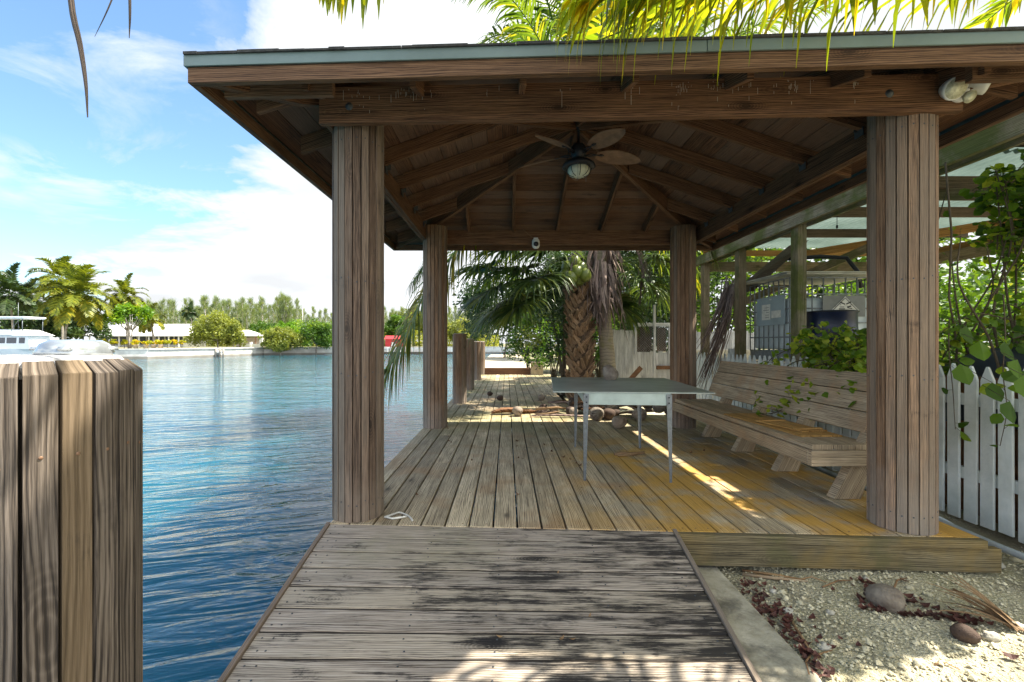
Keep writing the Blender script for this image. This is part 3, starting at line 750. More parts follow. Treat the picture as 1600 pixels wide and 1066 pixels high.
for side in range(4):
    b = MB(); n = 16
    for k in range(n): slope_strip(b, side, k / n + .0012, (k + 1) / n - .0012 if k < n - 1 else .998, rng.uniform(0, .003), .018)
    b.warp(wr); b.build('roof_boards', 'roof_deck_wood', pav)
    b = MB(); n = 15
    for k in range(n): slope_strip(b, side, k / n - (.012 if k == 0 else .008), (k + 1) / n if k < n - 1 else .998, .024 + .004, .007)
    # cap under the courses keeps the light out
    slope_strip(b, side, -.004, .999, .0215, .004)
    if side == 0:   # ragged grit edge over the drip edge
        x = X0 - .03
        while x < X1:
            w_ = rng.uniform(.05, .3)
            b.box((x, Y0 - .045 - rng.random() * .006, ZE + .028), (x + w_, Y0 + .03, ZE + .037 + rng.random() * .006), 0); x += w_ + rng.choice([0, 0, .004])
    b.warp(wr); b.build('roof_shingles', 'shingle', pav)
def eave(lbl, mat, out, thick, za, zb, bevel=.003, inset=0.0):
    for (a, c, g_) in ((( X0 - out, Y0 - out), (X1 + out, Y0 - out + thick), 0), ((X0 - out, Y1 + out - thick), (X1 + out, Y1 + out), 0),
                       ((X0 - out, Y0 - out + thick + .001), (X0 - out + thick, Y1 + out - thick - .001), 1), ((X1 + out - thick, Y0 - out + thick + .001), (X1 + out, Y1 + out - thick - .001), 1)):
        b = MB()
        if lbl == 'drip_edge' and g_ == 0:
            mid = 1.02
            b.box((a[0], a[1], za), (mid, c[1], zb), g_); b.box((mid + .002, a[1] - .002, za), (c[0], c[1] - .002, zb), g_)
        else: b.box((a[0], a[1], za), (c[0], c[1], zb), g_)
        b.warp(wr); b.build(lbl, mat, pav, bevel=bevel)
eave('drip_edge', 'drip_paint', .036, .012, 2.636, 2.698, .002)
eave('fascia_board', 'fascia_wood', .022, .040, 2.552, 2.6355)
for xa, xb in ((X0 + .06, -1.0), (2.52, X1 - .06)):
    b = MB(); b.box((xa, Y0 + .17, 2.575), (xb, Y0 + .21, 2.665), 0); b.warp(wr); b.build('lookout', 'fascia_wood', pav, bevel=.003)
rx90 = Matrix.Rotation(R(90), 3, 'X')
for x, z in ((-.98, 2.62), (2.27, 2.63)):
    b = MB(); b.lathe([(0.001, .012), (.012, .012), (.013, .002), (.024, .002), (.024, 0)], 16, (x, 2.79, z), rot=rx90); b.warp(wr); b.build('bolt', 'bolt', pav)
# gable-like dark insect nest left corner is only shade; fan hangs from the apex
fan = empty('ceiling_fan', (.73, 4.63, 3.3)); tag(fan, 'dark ceiling fan with five carved leaf blades and a globe lamp under the roof apex', 'ceiling fan')
b = MB(); FC = Vector((.73, 4.63, 3.09))
b.lathe([(.001, .32), (.05, .32), (.06, .27), (.012, .25), (.012, .09), (.05, .08), (.075, .05), (.08, .0), (.072, -.04), (.05, -.06), (.045, -.075), (.10, -.085), (.155, -.12), (.17, -.15), (.15, -.16), (.001, -.155)], 28, FC)
b.build('motor_housing', 'fan_bronze', fan)
b = MB(); b.lathe([(.09, 0), (.110, -.03), (.112, -.06), (.098, -.088), (.07, -.104), (.001, -.107)], 28, FC + Vector((0, 0, -.14))); gl = b.build('glass_globe', 'glass_globe', fan)
b = MB()
for k in range(8):
    a = math.pi * k / 4
    b.tube([FC + Vector((math.cos(a) * r_, math.sin(a) * r_, z_)) for r_, z_ in ((.14, -.15), (.122, -.185), (.117, -.21), (.09, -.238), (.05, -.25))], .0035, 6)
b.build('globe_cage', 'fan_bronze', gl)
b = MB()
for dx, L in ((.05, .2), (-.03, .17)): b.tube([FC + Vector((dx, -.14, -.15)), FC + Vector((dx, -.14, -.15 - L))], .0018, 5)
b.build('pull_chain', 'galv', fan)
for ang in (10, -62, -134, 82, 154):
    a = R(ang); d = Vector((math.cos(a), math.sin(a), 0)); s_ = Vector((-d.y, d.x, 0)); tilt = -.34
    b = MB(); n1, n2 = 14, 9; vs = []; fs = []
    L0, L1 = .19, .68
    for i in range(n1 + 1):
        t = i / n1; wv = .098 * math.sin(math.pi * min(1, (t * .93 + .07))) ** .6 * (1 - .15 * t)
        for j in range(n2):
            v_ = -1 + 2 * j / (n2 - 1)
            rib = .004 * abs(((t * 16 - abs(v_) * 3) % 1) - .5)
            vs.append(FC + Vector((0, 0, -.005)) + d * (L0 + (L1 - L0) * t) + s_ * (v_ * wv) + Vector((0, 0, v_ * wv * tilt - .03 * t * t + rib - .012 * abs(v_))))
    m = n2
    base = len(vs); vs += [v - Vector((0, 0, .006)) for v in vs]
    for i in range(n1):
        for j in range(n2 - 1):
            fs.append((i * m + j, i * m + j + 1, (i + 1) * m + j + 1, (i + 1) * m + j)); fs.append((base + i * m + j, base + (i + 1) * m + j, base + (i + 1) * m + j + 1, base + i * m + j + 1))
        fs.append((i * m, (i + 1) * m, base + (i + 1) * m, base + i * m)); fs.append((i * m + m - 1, base + i * m + m - 1, base + (i + 1) * m + m - 1, (i + 1) * m + m - 1))
    b.add(vs, fs, None, None, False); bl = b.build('blade', 'blade_wood', fan)
    b = MB(); b.tube([FC + d * .07 + Vector((0, 0, -.03)), FC + d * .12 + s_ * .03 + Vector((0, 0, -.02)), FC + d * .2 + Vector((0, 0, -.016)), FC + d * .27 + Vector((0, 0, -.014))], .006, 6)
    b.tube([FC + d * .07 + Vector((0, 0, -.03)), FC + d * .12 - s_ * .03 + Vector((0, 0, -.02)), FC + d * .2 + Vector((0, 0, -.016))], .006, 6)
    b.lathe([(.001, -.02), (.022, -.02), (.024, -.012), (.001, -.010)], 14, FC + d * .24)
    b.build('bracket', 'fan_bronze', bl)

# security camera under the back beam
c0 = Vector((.405, 6.36, 2.545)); sec = empty('security_camera', c0); tag(sec, 'small white dome security camera hung on the back beam of the pavilion', 'security camera')
b = MB(); b.lathe([(.001, .05), (.045, .05), (.052, .03), (.055, 0), (.055, -.03), (.045, -.06), (.02, -.078), (.001, -.08)], 20, c0); b.box((-.03, -.01, .03), (.03, .05, .075), 0, org=tuple(c0)); b.build('housing', 'white_plastic', sec)
b = MB(); rxx = Matrix.Rotation(R(100), 3, 'X'); b.lathe([(.001, .018), (.02, .016), (.033, .006), (.036, 0)], 18, c0 + Vector((0, -.045, -.022)), rot=rxx); b.build('lens', 'black_metal', sec)
b = MB(); b.tube([c0 + Vector((-.02, .03, .07)), c0 + Vector((-.09, .03, .12)), c0 + Vector((-.18, .035, .2))], .003, 5); b.build('cable', 'litter_tan', sec)
# flood light with two heads on the right end of the front beam
f0 = Vector((2.62, 2.69, 2.60)); fl = empty('flood_light', f0); tag(fl, 'twin head white flood light with motion sensor at the front beam right end', 'flood light')
b = MB(); b.lathe([(.001, .03), (.05, .028), (.055, 0)], 18, f0 + Vector((.04, 0, .02)), rot=rx90); b.build('base_plate', 'white_plastic', fl)
def head(c, d, rr, L, nm, mat):
    q = Vector(d).normalized().to_track_quat('Z', 'Y').to_matrix(); b = MB()
    b.lathe([(.001, -L), (rr * .42, -L), (rr * .5, -L * .75), (rr * .8, -L * .45), (rr, -L * .15), (rr, 0), (rr * .9, .002)], 20, c, rot=q); o = b.build(nm, mat, fl)
    b = MB(); b.lathe([(.001, -.002), (rr * .86, -.001), (rr * .9, .004), (.001, .010)], 20, Vector(c), rot=q); b.build('lens', 'lens_glass', o)
    b = MB(); b.tube([f0 + Vector((.04, -.01, .02)), (f0 + Vector((.04, -.01, .02)) + Vector(c)) / 2 + Vector((0, 0, .01)), Vector(c) - Vector(d).normalized() * L * .8], .011, 8); b.build('arm', 'white_plastic', o)
head(f0 + Vector((-.045, -.08, .01)), (-.12, -.9, -.45), .062, .12, 'lamp_head', 'white_plastic')
head(f0 + Vector((.16, -.06, .045)), (.85, -.45, -.35), .055, .13, 'lamp_head', 'white_plastic')
head(f0 + Vector((.045, -.075, -.035)), (.1, -.75, -.6), .034, .05, 'motion_sensor', 'yellowed_plastic')

# ================= pilings =================
pl = empty('piling', (-.9, .85, 0)); tag(pl, 'nearest grey stave clad piling with a silver dome on top, at the left edge', 'piling', 'pilings along the edge of the dock')
m_, c_ = MB(), MB(); staves(-.9, .85, .172, -1.4, 1.118, 23, m_, c_, th=.034, gap=.0055, ph=.03, bevel_top=.022)
s_ = m_; s_.cur = 1
for k in range(23):
    a = 2 * math.pi * (k + .5) / 23 + .03; n_ = Vector((math.cos(a), math.sin(a), 0))
    for z in (.965, .35):
        s_.lathe([(0.0001, .002), (.003, .0018), (.0036, 0)], 8, Vector((-.9, .85, z + rng.uniform(-.02, .015))) + n_ * .1705, rot=(n_ + Vector((0, 0, rng.uniform(-.2, .2)))).to_track_quat('Z', 'Y').to_matrix())
o = m_.build('staves', 'piling_wood', pl, bevel=.0035, mats=['screw']); c_.build('core', 'core_dark', o)
b = MB(); b.lathe([(.001, 1.128), (.08, 1.127), (.136, 1.123), (.146, 1.112), (.146, 1.09)], 36, (-.9, .85, 0)); b.build('cap', 'piling_top', pl)
b = MB(); b.lathe([(.058, 1.124), (.060, 1.132), (.052, 1.148), (.040, 1.1555), (.001, 1.157)], 28, (-.858, .905, 0))
for k in range(4):
    a = k * math.pi / 2 + .5; b.lathe([(.012, 1.136), (.010, 1.1425), (.001, 1.143)], 10, (-.858 + .055 * math.cos(a), .905 + .055 * math.sin(a), 0))
b.build('dome_light', 'silver_plastic', pl)
rest = [(-.91, 8.75, .132, 1.33, 'near row piling of pale orange staves just past the pavilion columns'), (-.94, 11.3, .128, 1.25, 'second piling past the pavilion, partly behind hanging palm leaves'),
        (-.93, 14.2, .125, 1.2, 'third piling past the pavilion, thin and reddish'), (-.92, 16.6, .125, 1.2, 'farthest piling beside the wooden step')]
for cx, cy, r, zt, lb in rest:
    p2 = empty('piling', (cx, cy, 0)); tag(p2, lb, 'piling', 'pilings along the edge of the dock')
    m_, c_ = MB(), MB(); staves(cx, cy, r, -1.4, zt, 16, m_, c_, th=.03, gap=.003, bevel_top=.02); m_.build('staves', 'column_wood', p2)
    c_.lathe([(.001, zt + .008), (r * .75, zt + .004), (r * .78, zt - .02)], 20, (cx, cy, 0)); c_.build('core', 'worn_white', p2)
# piles under the deck
for i, (x, y) in enumerate(((-1.0, 3.07), (-.98, 6.25))):
    pass
UPV = Vector((0, 0, 1))
# ================= table =================
TZ = R(-4.8); tr = Matrix.Rotation(TZ, 3, 'Z'); tc = Vector((1.05, 4.38, 0))
tb = empty('table', tc); tag(tb, 'grey green glass topped table with tapered galvanized legs standing on the deck', 'table')
def TL(x, y, z): return tr @ Vector((x, y, 0)) + tc + Vector((0, 0, z))
b = MB(); b.box((-.66 + .05, -.80 + .2, .732), (.66 + .05, .80 + .2, .742), 0, rot=tr, org=tc); b.build('table_top', 'table_glass', tb, bevel=.002)
b = MB()
for sx in (-1, 1): b.box((sx * .345 - .004, -.60, .635), (sx * .345 + .004, .60, .728), 1, rot=tr, org=tc)
for sy in (-1, 1): b.box((-.34, sy * .60 - .004, .635), (.34, sy * .60 + .004, .728), 0, rot=tr, org=tc)
b.box((-.35, -.61, .7285), (.35, .61, .7315), 0, rot=tr, org=tc); b.build('apron', 'apron_paint', tb)
for sx in (-1, 1):
    for sy in (-1, 1):
        b = MB()
        # tapered angle iron: two flanges
        for fl_ in (0, 1):
            wt, wb, t = .045, .021, .004
            if fl_ == 0:
                def q(wd_, z): return [TL(sx * .36, sy * .615, z), TL(sx * .36, sy * (.615 - t), z), TL(sx * (.36 - wd_), sy * (.615 - t), z), TL(sx * (.36 - wd_), sy * .615, z)]
            else:
                def q(wd_, z): return [TL(sx * .36, sy * (.615 - t - .001), z), TL(sx * .36, sy * (.615 - wd_), z), TL(sx * (.36 - t), sy * (.615 - wd_), z), TL(sx * (.36 - t), sy * (.615 - t - .001), z)]
            b.hexa(q(wb, 0.002) + q(wt, .725))
        lg = b.build('leg', 'galv', tb)
        b = MB()
        for z in (.70, .655): b.lathe([(.001, .003), (.006, .003), (.006, 0)], 10, TL(sx * .335, sy * .6155, z), rot=tr @ Matrix.Rotation(R(90 if sy < 0 else -90), 3, 'X'))
        b.build('bolt', 'black_metal', lg)

# ================= bench =================
bn = empty('bench', (2.45, 4.5, 0)); tag(bn, 'long weathered wooden bench with slanted back in front of the white picket fence', 'bench')
BY0, BY1 = 3.27, 6.0
b = MB(); x = 2.215
for k in range(3): b.box((x, BY0 + .03, .374), (x + .152, BY1, .412 + rng.uniform(0, .002)), 1); x += .158
b.build('seat', 'bench_wood', bn, bevel=.004)
b = MB(); b.box((2.19, BY0 + .045, .262), (2.228, BY1, .3725), 1); b.box((2.19, BY0, .262), (2.72, BY0 + .041, .3725), 0); b.box((2.2, BY1 + .002, .262), (2.72, BY1 + .04, .3725), 0)
b.build('seat_apron', 'bench_wood', bn, bevel=.004)
def bp(s, n): # s up the back, n thickness
    d = Vector((.17, 0, .42)).normalized(); nn = Vector((-d.z, 0, d.x))
    return Vector((2.69, 0, .47)) + d * s + nn * n
for k in range(3):
    b = MB(); s0, s1 = k * .158, k * .158 + .150
    lp = [bp(s0, 0), bp(s1, 0), bp(s1, .036), bp(s0, .036)]
    b.hexa([Vector((p.x, BY0 + .12 + rng.uniform(-.01, .01), p.z)) for p in lp] + [Vector((p.x, BY1 + .02, p.z)) for p in lp]); b.build('back_board', 'bench_wood', bn, bevel=.004)
for y in (3.34, 4.06, 4.80, 5.55):
    b = MB()
    b.hexa([(2.40, y, .002), (2.60, y, .002), (2.90, y, .86), (2.862, y, .86), (2.40, y + .085, .002), (2.60, y + .085, .002), (2.90, y + .085, .86), (2.862, y + .085, .86)])
    b.build('leg', 'bench_wood', bn, bevel=.004)
# thin panels lying on the bench
for (cx, cy, rz, L, w_, z, lb) in ((2.43, 4.13, 4, 1.15, .33, .4135, 'larger orange plywood panel lying flat on the bench seat'), (2.45, 3.95, 9, .55, .24, .4285, 'smaller orange slatted wood panel stacked on the larger one')):
    o_ = empty('wood_panel', (cx, cy, z)); tag(o_, lb, 'wood panel', 'loose wood panels on the bench'); rt = Matrix.Rotation(R(rz), 3, 'Z')
    b = MB(); n = 4
    for k in range(n): b.box((-w_ / 2 + k * w_ / n + .0015, -L / 2 + rng.uniform(0, .02), 0), (-w_ / 2 + (k + 1) * w_ / n - .0015, L / 2 - rng.uniform(0, .02), .012), 1, rot=rt, org=(cx, cy, z))
    b.build('slats', 'panel_wood', o_)
    if L < .8:
        b = MB()
        for yy in (-.2, .2): b.box((-w_ / 2, yy - .02, .0125), (w_ / 2, yy + .02, .022), 0, rot=rt, org=(cx, cy, z))
        b.build('batten', 'panel_wood', o_)

# ================= picket fence =================
fn = empty('picket_fence', (3.45, 5, -.2)); tag(fn, 'white painted picket fence running behind the bench', 'fence')
y = 1.9; i = 0
while y < 8.4:
    b = MB(); x = 3.45 + rng.uniform(-.006, .006); h = .985 + rng.uniform(-.012, .012); hw = .0455; lean = rng.uniform(-.008, .008)
    z0, zs = -.185 + rng.uniform(-.01, .01), h - .10
    lo = [(x, y - hw, z0), (x, y + hw, z0), (x + .018, y + hw, z0), (x + .018, y - hw, z0)]
    sh = [(p[0], p[1] + lean, zs) for p in lo]
    tp = [(x, y - .006 + lean, h), (x, y + .006 + lean, h), (x + .018, y + .006 + lean, h), (x + .018, y - .006 + lean, h)]
    b.hexa(lo + sh); b.hexa(sh + tp); b.build('picket', 'white_paint', fn, bevel=.0025); y += .124 + rng.uniform(-.004, .004); i += 1
b = MB()
for z in (.12, .68): b.box((3.474, 1.8, z), (3.51, 8.5, z + .085), 1)
b.build('rail', 'white_paint', fn)
b = MB()
for yy in (2.6, 4.9, 7.15): b.box((3.515, yy, -.25), (3.60, yy + .085, .98 if yy < 7 else 1.06), 2)
b.build('fence_post', 'white_paint', fn)

# ================= lean-to with corrugated roof behind the fence =================
ln = empty('lean_to', (5.2, 5.5, -.25)); tag(ln, 'timber lean-to shelter with mossy beam and pale corrugated roof behind the fence', 'shelter')
def lpart(nm, mat, *boxes, bevel=.004):
    b = MB()
    for lo, hi, g_ in boxes: b.box(lo, hi, g_)
    return b.build(nm, mat, ln, bevel=bevel)
lpart('beam', 'mossy_wood', ((3.50, 2.3, 2.572), (3.545, 8.6, 2.735), 1)); lpart('beam', 'mossy_wood', ((3.66, 2.3, 2.575), (3.70, 8.6, 2.73), 1))
for yy in (2.4, 5.55, 6.95, 8.2): lpart('post', 'lean_wood' if yy != 5.55 else 'mossy_wood', ((3.547, yy, -.25), (3.658, yy + .14, 2.70), 2))
for yy in (2.4, 4.9, 8.25): lpart('post', 'lean_wood', ((7.0, yy, -.25), (7.13, yy + .13, 2.42), 2))
lpart('beam', 'lean_wood', ((6.95, 2.3, 2.42), (6.995, 8.6, 2.60), 1)); lpart('beam', 'orange_wood', ((7.0, 2.3, 2.605), (7.04, 8.6, 2.70), 1))
for k, yy in enumerate((2.7, 3.8, 4.85, 5.95, 7.1)): lpart('rafter', 'lean_dark_wood', ((3.40, yy, 2.80), (7.2, yy + .04, 2.93), 0))
lpart('end_beam', 'lean_wood', ((3.66, 8.25, 2.45), (7.0, 8.29, 2.62), 0)); lpart('rafter', 'orange_wood', ((3.5, 8.1, 2.70), (7.2, 8.14, 2.80), 0))
for p_, q_, m_ in (((4.3, 8.2, 1.9), (5.75, 6.4, 2.78), 'lean_wood'), ((6.9, 3.2, 2.2), (4.6, 5.0, 2.78), 'lean_wood'), ((5.2, 4.5, 2.5), (7.0, 3.0, 2.78), 'orange_wood'), ((4.9, 7.6, 2.62), (6.9, 5.9, 2.78), 'orange_wood')):
    b = MB(); b.beam(p_, q_, .04, .12); b.build('brace', m_, ln)
# corrugated sheets, ridges running along the yard
vs = []; fs = []; b = MB(); n = 3.9 / .0125; n = int(n)
for i in range(n + 1):
    xx = 3.46 + 3.82 * i / n; zz = 2.955 + .026 * math.sin(2 * math.pi * i / 8) - .0 * (xx - 3.38)
    vs += [(xx + .10, 2.55, zz), (xx + .10, 4.3, zz + .02), (xx, 4.25, zz + .004), (xx, 8.6, zz)]
for i in range(n): fs += [(4 * i, 4 * i + 4, 4 * i + 5, 4 * i + 1), (4 * i + 2, 4 * i + 6, 4 * i + 7, 4 * i + 3)]
b.add(vs, fs, None, .5); b.build('corrugated_roof', 'corrugated_sheet', ln)
# dark sheet leaning on the beams beside the middle post
b = MB(); b.hexa([(3.72, 7.6, 1.95), (4.35, 7.0, 2.65), (4.35, 7.02, 2.65), (3.72, 7.62, 1.95), (3.80, 7.0, 1.95), (4.25, 6.4, 2.60), (4.25, 6.42, 2.60), (3.8, 7.02, 1.95)]); tag(b.build('dark_board', 'lean_dark_wood'), 'dark grey board wedged on a slant under the lean-to roof', 'board')
b = MB(); b.tube([(4.2, 6.9, 2.42), (4.7, 6.8, 2.44), (5.0, 6.7, 2.40), (5.12, 6.65, 2.2), (5.14, 6.6, 1.95)], .03, 10); tag(b.build('conduit_pipe', 'black_metal'), 'black hose arching down behind the tank cage', 'hose')
b = MB(); b.tube([(4.28, 5.9, 2.80), (4.28, 5.9, 2.68)], .004, 5); b.lathe([(.001, .02), (.012, .015), (.012, -.02), (.001, -.03)], 8, (4.28, 5.9, 2.66)); tag(b.build('hanging_hook', 'black_metal'), 'small metal hook hanging from a lean-to rafter', 'hook')

# ================= liquid tote tanks =================
def tote(z, lb):
    o_ = empty('tote_tank', (4.35, 6.55, z)); tag(o_, lb, 'tank', 'caged liquid totes stacked behind the fence')
    x0, x1, y0, y1 = 3.76, 4.95, 6.05, 7.03
    b = MB(); b.box((x0 + .03, y0 + .03, z + .16), (x1 - .03, y1 - .03, z + .86), 2); b.build('bottle', 'tote_plastic' if z < 0 else 'tote_side', o_, bevel=.05)
    b = MB(); b.box((x0, y0, z), (x1, y1, z + .05), 0); 
    for xx in (x0, (x0 + x1) / 2 - .06, x1 - .12): b.box((xx, y0, z + .052), (xx + .12, y1, z + .13), 1)
    b.build('pallet', 'cage_metal', o_)
    b = MB(); rr = .009
    for k in range(9):
        xx = x0 + (x1 - x0) * k / 8
        for yy in (y0, y1): b.tube([(xx, yy, z + .13), (xx, yy, z + 1.12)], rr, 6)
    for k in range(1, 8):
        yy = y0 + (y1 - y0) * k / 8
        for xx in (x0, x1): b.tube([(xx, yy, z + .13), (xx, yy, z + 1.12)], rr, 6)
    for zz in (.14, .33, .52, .71, .90, 1.12):
        b.tube([(x0, y0, z + zz), (x1, y0, z + zz), (x1, y1, z + zz), (x0, y1, z + zz), (x0, y0, z + zz)], rr * 1.1, 6)
    b.build('cage', 'cage_metal', o_); return o_
t1 = tote(-.25, 'lower caged liquid tote mostly hidden by the picket fence')
t2 = tote(.90, 'upper caged liquid tote with a blue grey plate and a hazard diamond')
b = MB(); b.box((3.735, 6.12, 1.40), (3.745, 6.80, 1.80), 1); pt_ = b.build('plate', 'tote_plate', t2)
b = MB(); b.box((3.730, 6.2, 1.50), (3.7335, 6.42, 1.60), 1); b.box((3.730, 6.45, 1.48), (3.7335, 6.66, 1.70), 1); b.box((3.730, 6.42, 1.755), (3.7335, 6.47, 1.775), 1); b.build('paper_label', 'label_white', pt_)
b = MB()
for k in range(5): b.box((3.7285, 6.48, 1.51 + .035 * k), (3.7295, 6.48 + rng.uniform(.05, .15), 1.518 + .035 * k), 1)
b.build('print', 'plate_grey', pt_)
b = MB(); b.box((4.18, 6.02, 1.50), (4.74, 6.034, 1.78), 0); pf = b.build('plate', 'plate_grey', t2)
def flat(b, pts, y, th=.002):
    n = len(pts); vs = [(x, y, z) for x, z in pts] + [(x, y + th, z) for x, z in pts]
    b.add(vs, [tuple(range(n)), tuple(range(2 * n - 1, n - 1, -1))] + [(i, (i + 1) % n, n + (i + 1) % n, n + i) for i in range(n)])
DC = (4.47, 1.58)
b = MB(); flat(b, [(DC[0] - .185, DC[1]), (DC[0], DC[1] - .185), (DC[0] + .185, DC[1]), (DC[0], DC[1] + .185)], 6.012); hz_ = b.build('hazard_label', 'label_white', pf)
b = MB()
s_ = .165
for (x0_, z0_), (x1_, z1_) in (((-s_, 0), (0, s_)), ((0, s_), (s_, 0))):
    dx, dz = x1_ - x0_, z1_ - z0_; L = math.hypot(dx, dz); nx_, nz_ = -dz / L * .004, dx / L * .004
    flat(b, [(DC[0] + x0_ + nx_, DC[1] + z0_ + nz_), (DC[0] + x0_ - nx_, DC[1] + z0_ - nz_), (DC[0] + x1_ - nx_, DC[1] + z1_ - nz_), (DC[0] + x1_ + nx_, DC[1] + z1_ + nz_)], 6.010)
# corrosive pictogram: two tilted tubes pouring on a hand and a bar
def pol(cx, cz, L, w_, a):
    c, s2 = math.cos(R(a)), math.sin(R(a)); return [(DC[0] + cx + c * u - s2 * v, DC[1] + cz + s2 * u + c * v) for u, v in ((-L, -w_), (L, -w_), (L, w_), (-L, w_))]
for cx, cz, L, w_, a in ((-.035, .095, .035, .008, -25), (.045, .098, .035, .008, 25), (-.045, .045, .03, .005, 0), (.05, .05, .026, .009, 12), (.06, .03, .03, .006, -8), (-.062, .075, .002, .008, 0), (.076, .075, .002, .008, 0), (-.045, .02, .04, .007, 0)):
    flat(b, pol(cx, cz, L, w_, a), 6.010)
b.build('pictogram', 'ink', hz_)
b = MB(); b.box((3.68, 5.98, 2.055), (5.02, 7.1, 2.075), 0); b.box((3.66, 5.96, 2.076), (5.04, 7.12, 2.09), 0); tag(b.build('cover_sheet', 'tote_lid', bevel=.004), 'thin grey sheet laid flat over the upper tote cage', 'sheet')
# blue barrel on its block
bo = empty('blue_barrel', (4.02, 5.65, .62)); tag(bo, 'dark navy plastic barrel in front of the hazard labelled tank', 'barrel')
b = MB(); b.lathe([(.001, .62), (.25, .62), (.265, .65), (.275, .85), (.285, .87), (.275, .89), (.275, 1.22), (.285, 1.24), (.275, 1.26), (.268, 1.50), (.28, 1.515), (.28, 1.54), (.26, 1.545), (.25, 1.52), (.001, 1.52)], 32, (4.02, 5.65, 0)); b.build('drum', 'barrel_blue', bo)
b = MB(); b.tube([(4.02 + .281 * math.cos(a * .3), 5.65 + .281 * math.sin(a * .3), 1.53) for a in range(22)], .009, 6); b.build('rim_ring', 'black_metal', bo)
b = MB(); b.box((3.72, 5.38, -.25), (4.32, 5.92, .615), 2); tag(b.build('support_block', 'stone_grey', bevel=.01), 'grey concrete block stack carrying the navy barrel', 'block')
# stones and a white block at the foot of the vine
for c_, r_, m_, nm, lb, cat in (((3.87, 5.05, .98), (.17, .12, .17), 'plate_grey', 'boulder', 'dark rounded stone against the navy barrel', 'stone'), ((4.35, 5.0, 1.16), (.20, .14, .09), 'stone_grey', 'boulder', 'pale rounded stone showing above the vine leaves', 'stone')):
    b = MB(); b.blob(c_, r_, 3, .14, seed=c_[0]); tag(b.build(nm, m_), lb, cat)
b = MB(); b.box((3.73, 4.85, .82), (3.95, 5.0, .98), 2); tag(b.build('white_block', 'label_white', bevel=.01), 'white block sitting just above the picket tops beside the vine', 'block')
b = MB(); b.box((3.64, 4.8, .55), (4.7, 5.3, .80), 0); b.box((3.7, 4.85, -.25), (4.6, 5.25, .548), 2); tag(b.build('masonry_ledge', 'stone_grey', bevel=.01), 'low masonry ledge under the stones behind the fence', 'ledge')
# dark draped sheet and rusty drum behind near pickets
b = MB(); vs = []; n1, n2 = 22, 12
for i in range(n1 + 1):
    for j in range(n2 + 1):
        x = 3.66 + 1.6 * i / n1; y = 2.4 + 1.9 * j / n2
        vs.append((x, y, 1.08 + .10 * noise.noise(Vector((x * 2.2, y * 2.2, 1))) - .25 * (abs(j / n2 - .5) * 2) ** 3 - (.55 * max(0, .12 - i / n1) / .12)))
b.add(vs, [(i * (n2 + 1) + j, (i + 1) * (n2 + 1) + j, (i + 1) * (n2 + 1) + j + 1, i * (n2 + 1) + j + 1) for i in range(n1) for j in range(n2)], None, .5, True)
tp = b.build('tarp', 'tarp_dark'); tag(tp, 'dark grey tarpaulin draped over rusty stored goods behind the near pickets', 'tarpaulin'); md = tp.modifiers.new('solid', 'SOLIDIFY'); md.thickness = .006
b = MB(); b.box((3.72, 2.5, -.25), (5.1, 4.15, .88), 0); tag(b.build('storage_crate', 'rust', bevel=.02), 'rusty brown storage box under the dark tarpaulin', 'crate')
# low wall closing the yard behind
b = MB(); b.box((3.6, 9.6, -.2), (9, 9.75, 1.0), 0); tag(b.build('garden_wall', 'stone_grey'), 'low grey garden wall beyond the lean-to', 'wall')

# ================= white plank fence with lattice behind the palms =================
gt = empty('plank_fence', (3.0, 10.2, -.1)); tag(gt, 'weathered white vertical plank fence with a mesh window behind the coconut palm', 'fence')
b = MB(); x = 2.25
while x < 5.6:
    top = 1.05 + rng.uniform(-.03, .03) + (.55 if x > 3.28 else (.0))
    top = 1.45 if x < 2.9 else (0.95 if x < 3.6 else 1.4)
    top += rng.uniform(-.03, .03); b.box((x, 10.2, -.12), (x + .092, 10.222, top), 2); x += .096
b.build('planks', 'worn_white', gt)
b = MB(); b.box((2.25, 10.225, .25), (5.6, 10.26, .33), 0); b.box((2.25, 10.225, .85), (5.6, 10.26, .93), 0); b.box((2.85, 10.17, 1.52), (3.72, 10.24, 1.60), 0); b.box((3.27, 10.14, -.1), (3.32, 10.19, 2.0), 2); b.box((2.86, 10.17, .9), (2.91, 10.22, 1.52), 2); b.box((3.62, 10.17, .9), (3.67, 10.22, 1.52), 2); b.build('rail', 'worn_white', gt)
b = MB()
for k in range(-14, 15):
    for s in (-1, 1):
        xa = 3.3 + k * .055; a = Vector((xa, 10.16 + .004 * s, .95)); c = Vector((xa + s * .57, 10.16 + .004 * s, 1.52))
        # clip to the window
        for e in (0, 1): pass
        pts = [a + (c - a) * t for t in [i / 10 for i in range(11)] ]
        pts = [p for p in pts if 2.91 < p.x < 3.62]
        if len(pts) > 1: b.tube([pts[0], pts[-1]], .004, 4)
b.build('wire_mesh', 'galv', gt)
b = MB(); b.box((2.93, 10.3, .95), (3.28, 10.34, 1.5), 2); b.box((3.40, 10.3, .95), (3.60, 10.34, 1.5), 2); b.build('backing', 'lean_dark_wood', gt)
b = MB(); b.box((3.35, 10.16, .56), (3.68, 10.2, .64), 0); b.build('brown_slat', 'rust', gt)
b = MB(); b.beam((2.62, 9.9, .28), (2.92, 9.9, .62), .03, .10); tag(b.build('leaning_board', 'rust'), 'short reddish board leaning at an angle in front of the white plank fence', 'board')

